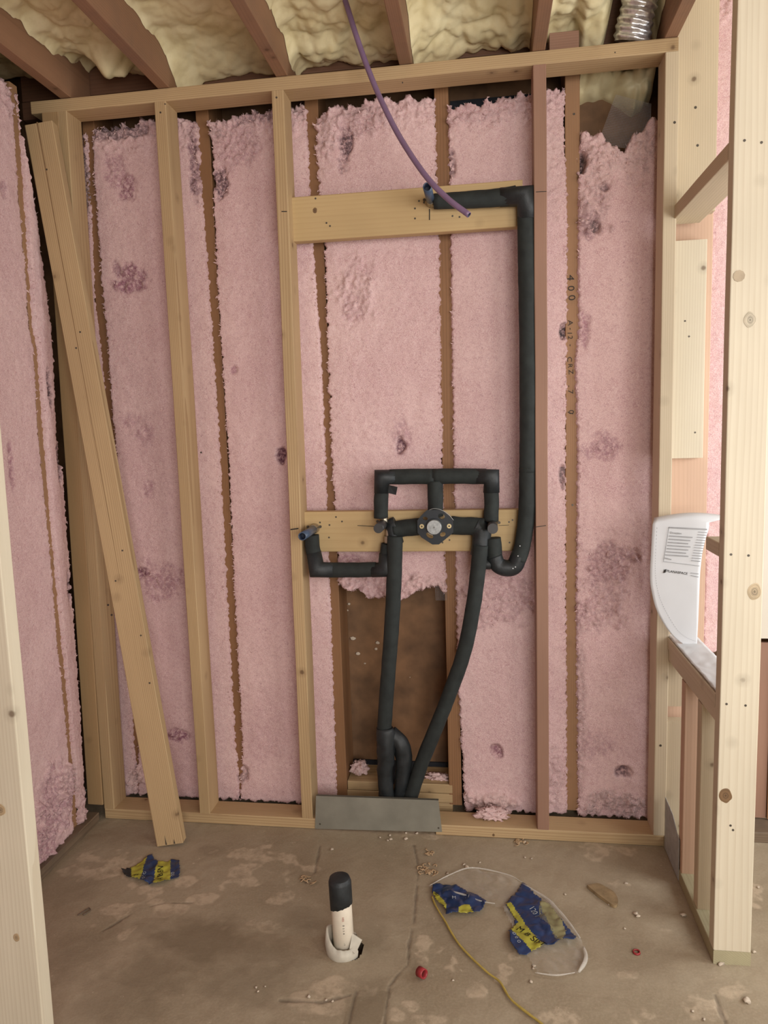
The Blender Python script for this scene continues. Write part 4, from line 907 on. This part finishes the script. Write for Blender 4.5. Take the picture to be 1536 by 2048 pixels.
# ------------------------------------------------------------------ wrappers on the floor
def inpoly(x, y, P):
    c = False; j = len(P)-1
    for i in range(len(P)):
        if (P[i][1] > y) != (P[j][1] > y) and x < (P[j][0]-P[i][0])*(y-P[i][1])/(P[j][1]-P[i][1])+P[i][0]: c = not c
        j = i
    return c
def wrapper(name, label, cat, outline, bands, lift, amp, seed, texts=(), mats=None, st=.0035, parent=None, hfun=None):
    """crumpled film: outline and colour bands given on the floor plane"""
    O = [fl(*p) for p in outline]; O2 = [(p.x, p.y) for p in O]; xs = [p[0] for p in O2]; ys = [p[1] for p in O2]
    B = [([(fl(*p).x, fl(*p).y) for p in poly], mi) for poly, mi in bands]
    x0, x1, y0, y1 = min(xs), max(xs), min(ys), max(ys); cx, cy = (x0+x1)/2, (y0+y1)/2
    def H(x, y):
        f = abs(noise.fractal(Vector((x*16, y*16, seed)), .8, 2, 2))
        return lift+amp*(f+.2*nz(x*50, y*50, seed)) if hfun is None else hfun(x, y)
    idx = {}; V = []; F = []; fm = []
    def vid(i, j):
        if (i, j) not in idx:
            x, y = x0+i*st, y0+j*st; idx[(i, j)] = len(V); V.append((x-cx, y-cy, max(.0012, H(x, y))))
        return idx[(i, j)]
    for j in range(int((y1-y0)/st)+1):
        for i in range(int((x1-x0)/st)+1):
            x, y = x0+(i+.5)*st, y0+(j+.5)*st
            if not inpoly(x+.002*nz(y*120, seed), y+.002*nz(x*120, seed), O2): continue
            m = 0
            for poly, mi in B:
                if inpoly(x, y, poly): m = mi
            F.append((vid(i, j), vid(i+1, j), vid(i+1, j+1), vid(i, j+1))); fm.append(m)
    o = mk(name, V, F, mats, smooth=True, fmat=fm); o.location = (cx, cy, 0)
    
    if hfun is None or parent: md = o.modifiers.new('t', 'SOLIDIFY'); md.thickness = .0006; md.offset = 0
    if parent: child(o, parent)
    else: tag(o, label, cat)
    bpy.context.view_layer.update()
    for body, a, b, size, m in texts:
        A, Bp = fl(*a), fl(*b); xd = (Bp-A).normalized(); yd = Vector((-xd.y, xd.x, 0)); t = text('printed_text', body, size, (A.x, A.y, 0), xd, yd, M[m], None)
        for v in t.data.vertices: v.co.z = H(v.co.x, v.co.y)+.0018
        child(t, o)
    return o, H
BM = [M['blue'], M['yellow'], M['white_ink'], M['olive'], M['tape']]
wrapper('plastic_wrapper', 'crumpled blue and yellow wrapper scrap on the floor near the leaning board', 'wrapper',
 [(243,1741),(262,1738),(285,1726),(298,1714),(304,1712),(308,1722),(320,1727),(335,1726),(342,1722),(358,1723),(360,1745),(358,1757),(340,1762),(330,1769),(300,1772),(270,1762),(250,1755)],
 [([(262,1738),(294,1718),(287,1742),(280,1765),(262,1760)], 1), ([(243,1735),(262,1738),(264,1762),(245,1758)], 4), ([(319,1722),(341,1720),(341,1765),(306,1775),(312,1740)], 1)], .004, .016, 5,
 [('A B EN', (325,1766),(328,1728),.024,'ink'), ('o c o', (290,1764),(297,1722),.020,'white_ink'), ('oo', (349,1756),(349,1726),.022,'white_ink'), ('SIS', (276,1760),(284,1732),.018,'ink')], mats=BM)
def clear_bag():
    outl = [(857,1778),(875,1764),(900,1756),(920,1748),(945,1745),(985,1750),(1015,1755),(1045,1775),(1085,1795),(1110,1820),(1135,1845),(1158,1875),(1172,1905),(1172,1930),(1160,1952),(1145,1955),(1110,1957),(1075,1950),(1060,1925),(1040,1880),(1020,1850),(1005,1822),(990,1815),(960,1808),(930,1800),(895,1790)]
    O = [fl(*p) for p in outl]; cen = sum(O, Vector())/len(O)
    def hb(x, y):
        return .006+.012*abs(noise.fractal(Vector((x*13, y*13, 9)), .8, 2, 3))+.004*nz(x*9, y*9, 2)
    bag, _ = wrapper('clear_plastic_bag', 'crumpled clear plastic bag with blue and yellow printed panels, lying on the floor', 'bag', outl, [], 0, 0, 9, mats=[M['clear']], hfun=hb, st=.005)
    # rolled, crinkled rims catch the light
    for seg, r in (([(1045,1775),(1085,1797),(1110,1822),(1135,1847),(1160,1882)], .0028), ([(895,1790),(930,1800),(960,1808),(990,1813)], .0022), ([(1168,1900),(1172,1925),(1158,1952)], .004), ([(1070,1952),(1110,1958),(1150,1955)], .0016), ([(860,1777),(900,1755),(945,1745),(1015,1755),(1045,1773)], .0016)):
        P = []
        for x, y in seg: q = fl(x, y); q.z = hb(q.x, q.y)+.002; P.append(q)
        t = tube('bag_fold', P, lambda t, r=r: r*(.6+.8*math.sin(math.pi*t)), M['clear2'], seg=7, rough=.5); child(t, bag)
    pl = lambda nm, out, bands, lift, texts, sd: wrapper(nm, '', '', out, bands, lift, .012, sd, texts, mats=BM, parent=bag, hfun=lambda x, y: hb(x, y)+.0022)
    pl('printed_panel', [(866,1775),(880,1773),(912,1778),(930,1787),(955,1797),(972,1808),(965,1825),(950,1832),(920,1832),(893,1835),(890,1822),(874,1805),(864,1790)],
       [([(866,1788),(878,1796),(892,1812),(893,1824),(878,1818),(866,1805)], 1), ([(916,1832),(918,1822),(928,1816),(940,1817),(947,1832)], 1)], .003, [('SIST', (868,1792),(890,1820),.012,'ink'), ('M', (904,1806),(918,1806),.016,'white_ink'), ('. I', (930,1806),(942,1808),.016,'white_ink')], 21)
    pl('printed_panel', [(1044,1772),(1058,1782),(1070,1796),(1084,1802),(1078,1815),(1090,1840),(1105,1870),(1120,1888),(1108,1898),(1090,1898),(1068,1906),(1055,1914),(1038,1914),(1022,1895),(1018,1870),(1030,1856),(1030,1842),(1012,1818),(1018,1806),(1034,1790)],
       [([(1011,1815),(1022,1812),(1045,1845),(1052,1858),(1076,1885),(1090,1898),(1066,1910),(1040,1885),(1022,1866),(1028,1858),(1036,1850)], 1)], .003,
       [('M B SIST', (1031,1866),(1080,1900),.026,'ink'), ('120 I', (1058,1824),(1076,1850),.020,'white_ink'), ('o e o', (1024,1876),(1044,1906),.018,'white_ink')], 33)
    pl('printed_panel', [(1082,1810),(1100,1818),(1118,1840),(1140,1868),(1152,1880),(1150,1888),(1132,1886),(1125,1890),(1110,1885),(1095,1855),(1080,1850),(1076,1830)], [([(1078,1808),(1112,1822),(1132,1870),(1124,1892),(1105,1880),(1090,1850),(1078,1845)], 3)], .004, [], 45)
M['clear2'] = clear_mat(.30, .5); 
clear_bag()
# yellow string
p = [fl(864, 1796), fl(872, 1815), fl(890, 1845), fl(905, 1872), fl(925, 1900), fl(955, 1930), fl(975, 1948), fl(1000, 1968), fl(1020, 2000), fl(1045, 2022), fl(1080, 2048), fl(1110, 2075)]
o = tube('yellow_string', [q+Vector((0, 0, .0045)) for q in p], .0027, M['string'], seg=8, n=8, rough=.35); tag(o, 'yellow string snaking across the concrete from the clear bag', 'string')
# small floor items
def ring(lab, x, y, r, h, mat, name, th=.0025):
    c = fl(x, y); V = []; F = []; n = 24
    for i in range(n):
        a = 2*math.pi*i/n
        for rr, z in ((r, .0008), (r*.92, h), (r*.92-th, h), (r-th, .0008)): V.append((rr*math.cos(a), rr*math.sin(a), z))
    for i in range(n):
        for j in range(4): F.append((i*4+j, ((i+1) % n)*4+j, ((i+1) % n)*4+(j+1) % 4, i*4+(j+1) % 4))
    o = mk(name, V, F, M[mat], smooth=True); o.location = (c.x, c.y, 0); tag(o, lab, 'cap'); return o
o = ring('small red plastic cap lying on its side beside the floor crack', 838, 1952, .0125, .020, 'red', 'red_cap'); o.rotation_euler = (math.radians(80), 0, math.radians(50)); o.location.z = .013  # loose red plastic cap, tipped over
ring('small dark red ring on the floor at the right', 1273, 1906, .0100, .005, 'red', 'plastic_ring')
cp_ = [(1174,1776),(1184,1774),(1198,1773),(1212,1780),(1228,1790),(1236,1805),(1234,1815),(1226,1816),(1210,1805),(1190,1790)]
P = smooth_path([fl(*q) for q in cp_+[cp_[0]]], 4)[:-1]; n = len(P); V = [(p.x, p.y, .001) for p in P]+[(p.x, p.y, .010) for p in P]
o = mk('stone_chip', V, [tuple(range(n, 2*n)), tuple(range(n-1, -1, -1))]+[(i, (i+1) % n, n+(i+1) % n, n+i) for i in range(n)], M['chip']); tag(o, 'flat brown half-oval chip on the floor near the right wall', 'chip')
a = [fl(156,1832), fl(172,1822), fl(178,1818), fl(180,1823), fl(166,1832)]
o = tube('wire_staple', [q+Vector((0, 0, .003)) for q in a], .0016, M['staple'], seg=6, n=5); tag(o, 'bent rusty wire staple on the floor at the left', 'staple')
CR = [(664,1700,5),(780,1672,4),(782,1680,5),(812,1667,4),(812,1679,6),(775,1682,4),(834,1668,5),(934,1735,6),(928,1730,4),(1050,1716,3),(1063,1718,3),(1068,1934,4),(1066,1938,3),(1252,1768,4),(1272,1830,6),(1276,1834,5),(1249,1858,3),(1215,1783,3),(1218,1810,3),
 (1372,1738,4),(1407,1802,6),(1402,1826,6),(1367,1832,6),(1430,1827,5),(1441,1930,6),(1494,2004,8),(1508,1905,4),(1365,1740,4),(1352,1744,3),(512,1976,3),(516,1984,3),(530,1974,2),(618,1995,4),(652,2001,3),(665,2004,3),(1385,2024,3),(1270,1660,3),(1384,1808,4),(1160,1660,3),(960,1726,3),
 (895,1748,4),(906,1962,3),(1062,1965,4),(1516,1776,4),(1480,1650,4),(1050,1685,4),(1130,1790,3),(1408,2040,3),(760,1676,3),(850,1742,3)]
for k, (x, y, s) in enumerate(CR):
    c = fl(x, y); r = s*.0009; o = tuft('', (c.x, c.y, .0006), r*1.3, r, r*.7, 'plaster_crumb', 'crumb', n=2, amp=.8); o.rotation_euler = (0, 0, k*1.7)
    zn = 'along the bottom plate' if y < 1700 else 'by the right wall framing' if x > 1320 else 'near the white pipe' if x < 860 else 'around the clear bag'; tag(o, 'small pale plaster crumb on the floor '+zn, 'debris', 'pale crumbs '+zn)
def shaving(k, x, y, spread, g, lab):
    c = fl(x+random.gauss(0, spread), y+random.gauss(0, spread*.7)); L = random.uniform(.008, .018); a = random.random()*6; V = []; F = []; n = 8; w_ = .0022
    for i in range(n+1):
        t = i/n; an = a+t*3.2; xx = L*.5*math.cos(an); yy = L*.5*math.sin(an); zz = .0012+.006*t*(1-t)*2
        V += [(xx-w_*math.cos(an), yy-w_*math.sin(an), zz), (xx+w_*math.cos(an), yy+w_*math.sin(an), zz+.0008)]
    for i in range(n): F.append((2*i, 2*i+1, 2*i+3, 2*i+2))
    o = mk('wood_shaving', V, F, M['shaving'], smooth=True); o.location = (c.x, c.y, .0006); m = o.modifiers.new('t', 'SOLIDIFY'); m.thickness = .0005; tag(o, lab, 'debris', g)
for k in range(26): shaving(k, 856, 1742, 7, 'wood shavings behind the clear bag', 'curled wood shaving in the small heap behind the clear bag')
for k in range(14): shaving(k, 1040, 1683, 7, 'wood shavings at the right bottom plate', 'curled wood shaving at the foot of the bottom plate')
for k in range(10): shaving(k, 858, 1708, 5, 'wood shavings below the steel strip', 'curled wood shaving on the floor below the grey steel strip')
for k in range(10): shaving(k, 614, 1762, 7, 'wood shavings left of the white pipe', 'curled wood shaving on the floor left of the white pipe')
# ------------------------------------------------------------------ far right: wall beyond the opening
o = box_lumber('exterior_stud', .905, .943, YF-.02, YF+.12, .04, 2.6, M['fir_old']); tag(o, 'brown netted stud beyond the bright end stud at the right edge', 'stud')
tag(plainbox('wall_panel', .862, .903, YF-.012, YF, .04, .64, M['fir_red']), 'red-brown panel low beyond the bright end stud', 'panel')
tag(plainbox('wall_panel', .80, 1.25, YF-.035, YF-.022, .66, 2.6, M['drywall']), 'pale panel high beyond the bright end stud', 'panel')
tag(box_lumber('baseboard_back', .66, 1.95, .05, .14, .0, .036, M['wood_dirty'], axis=0), kind='structure')
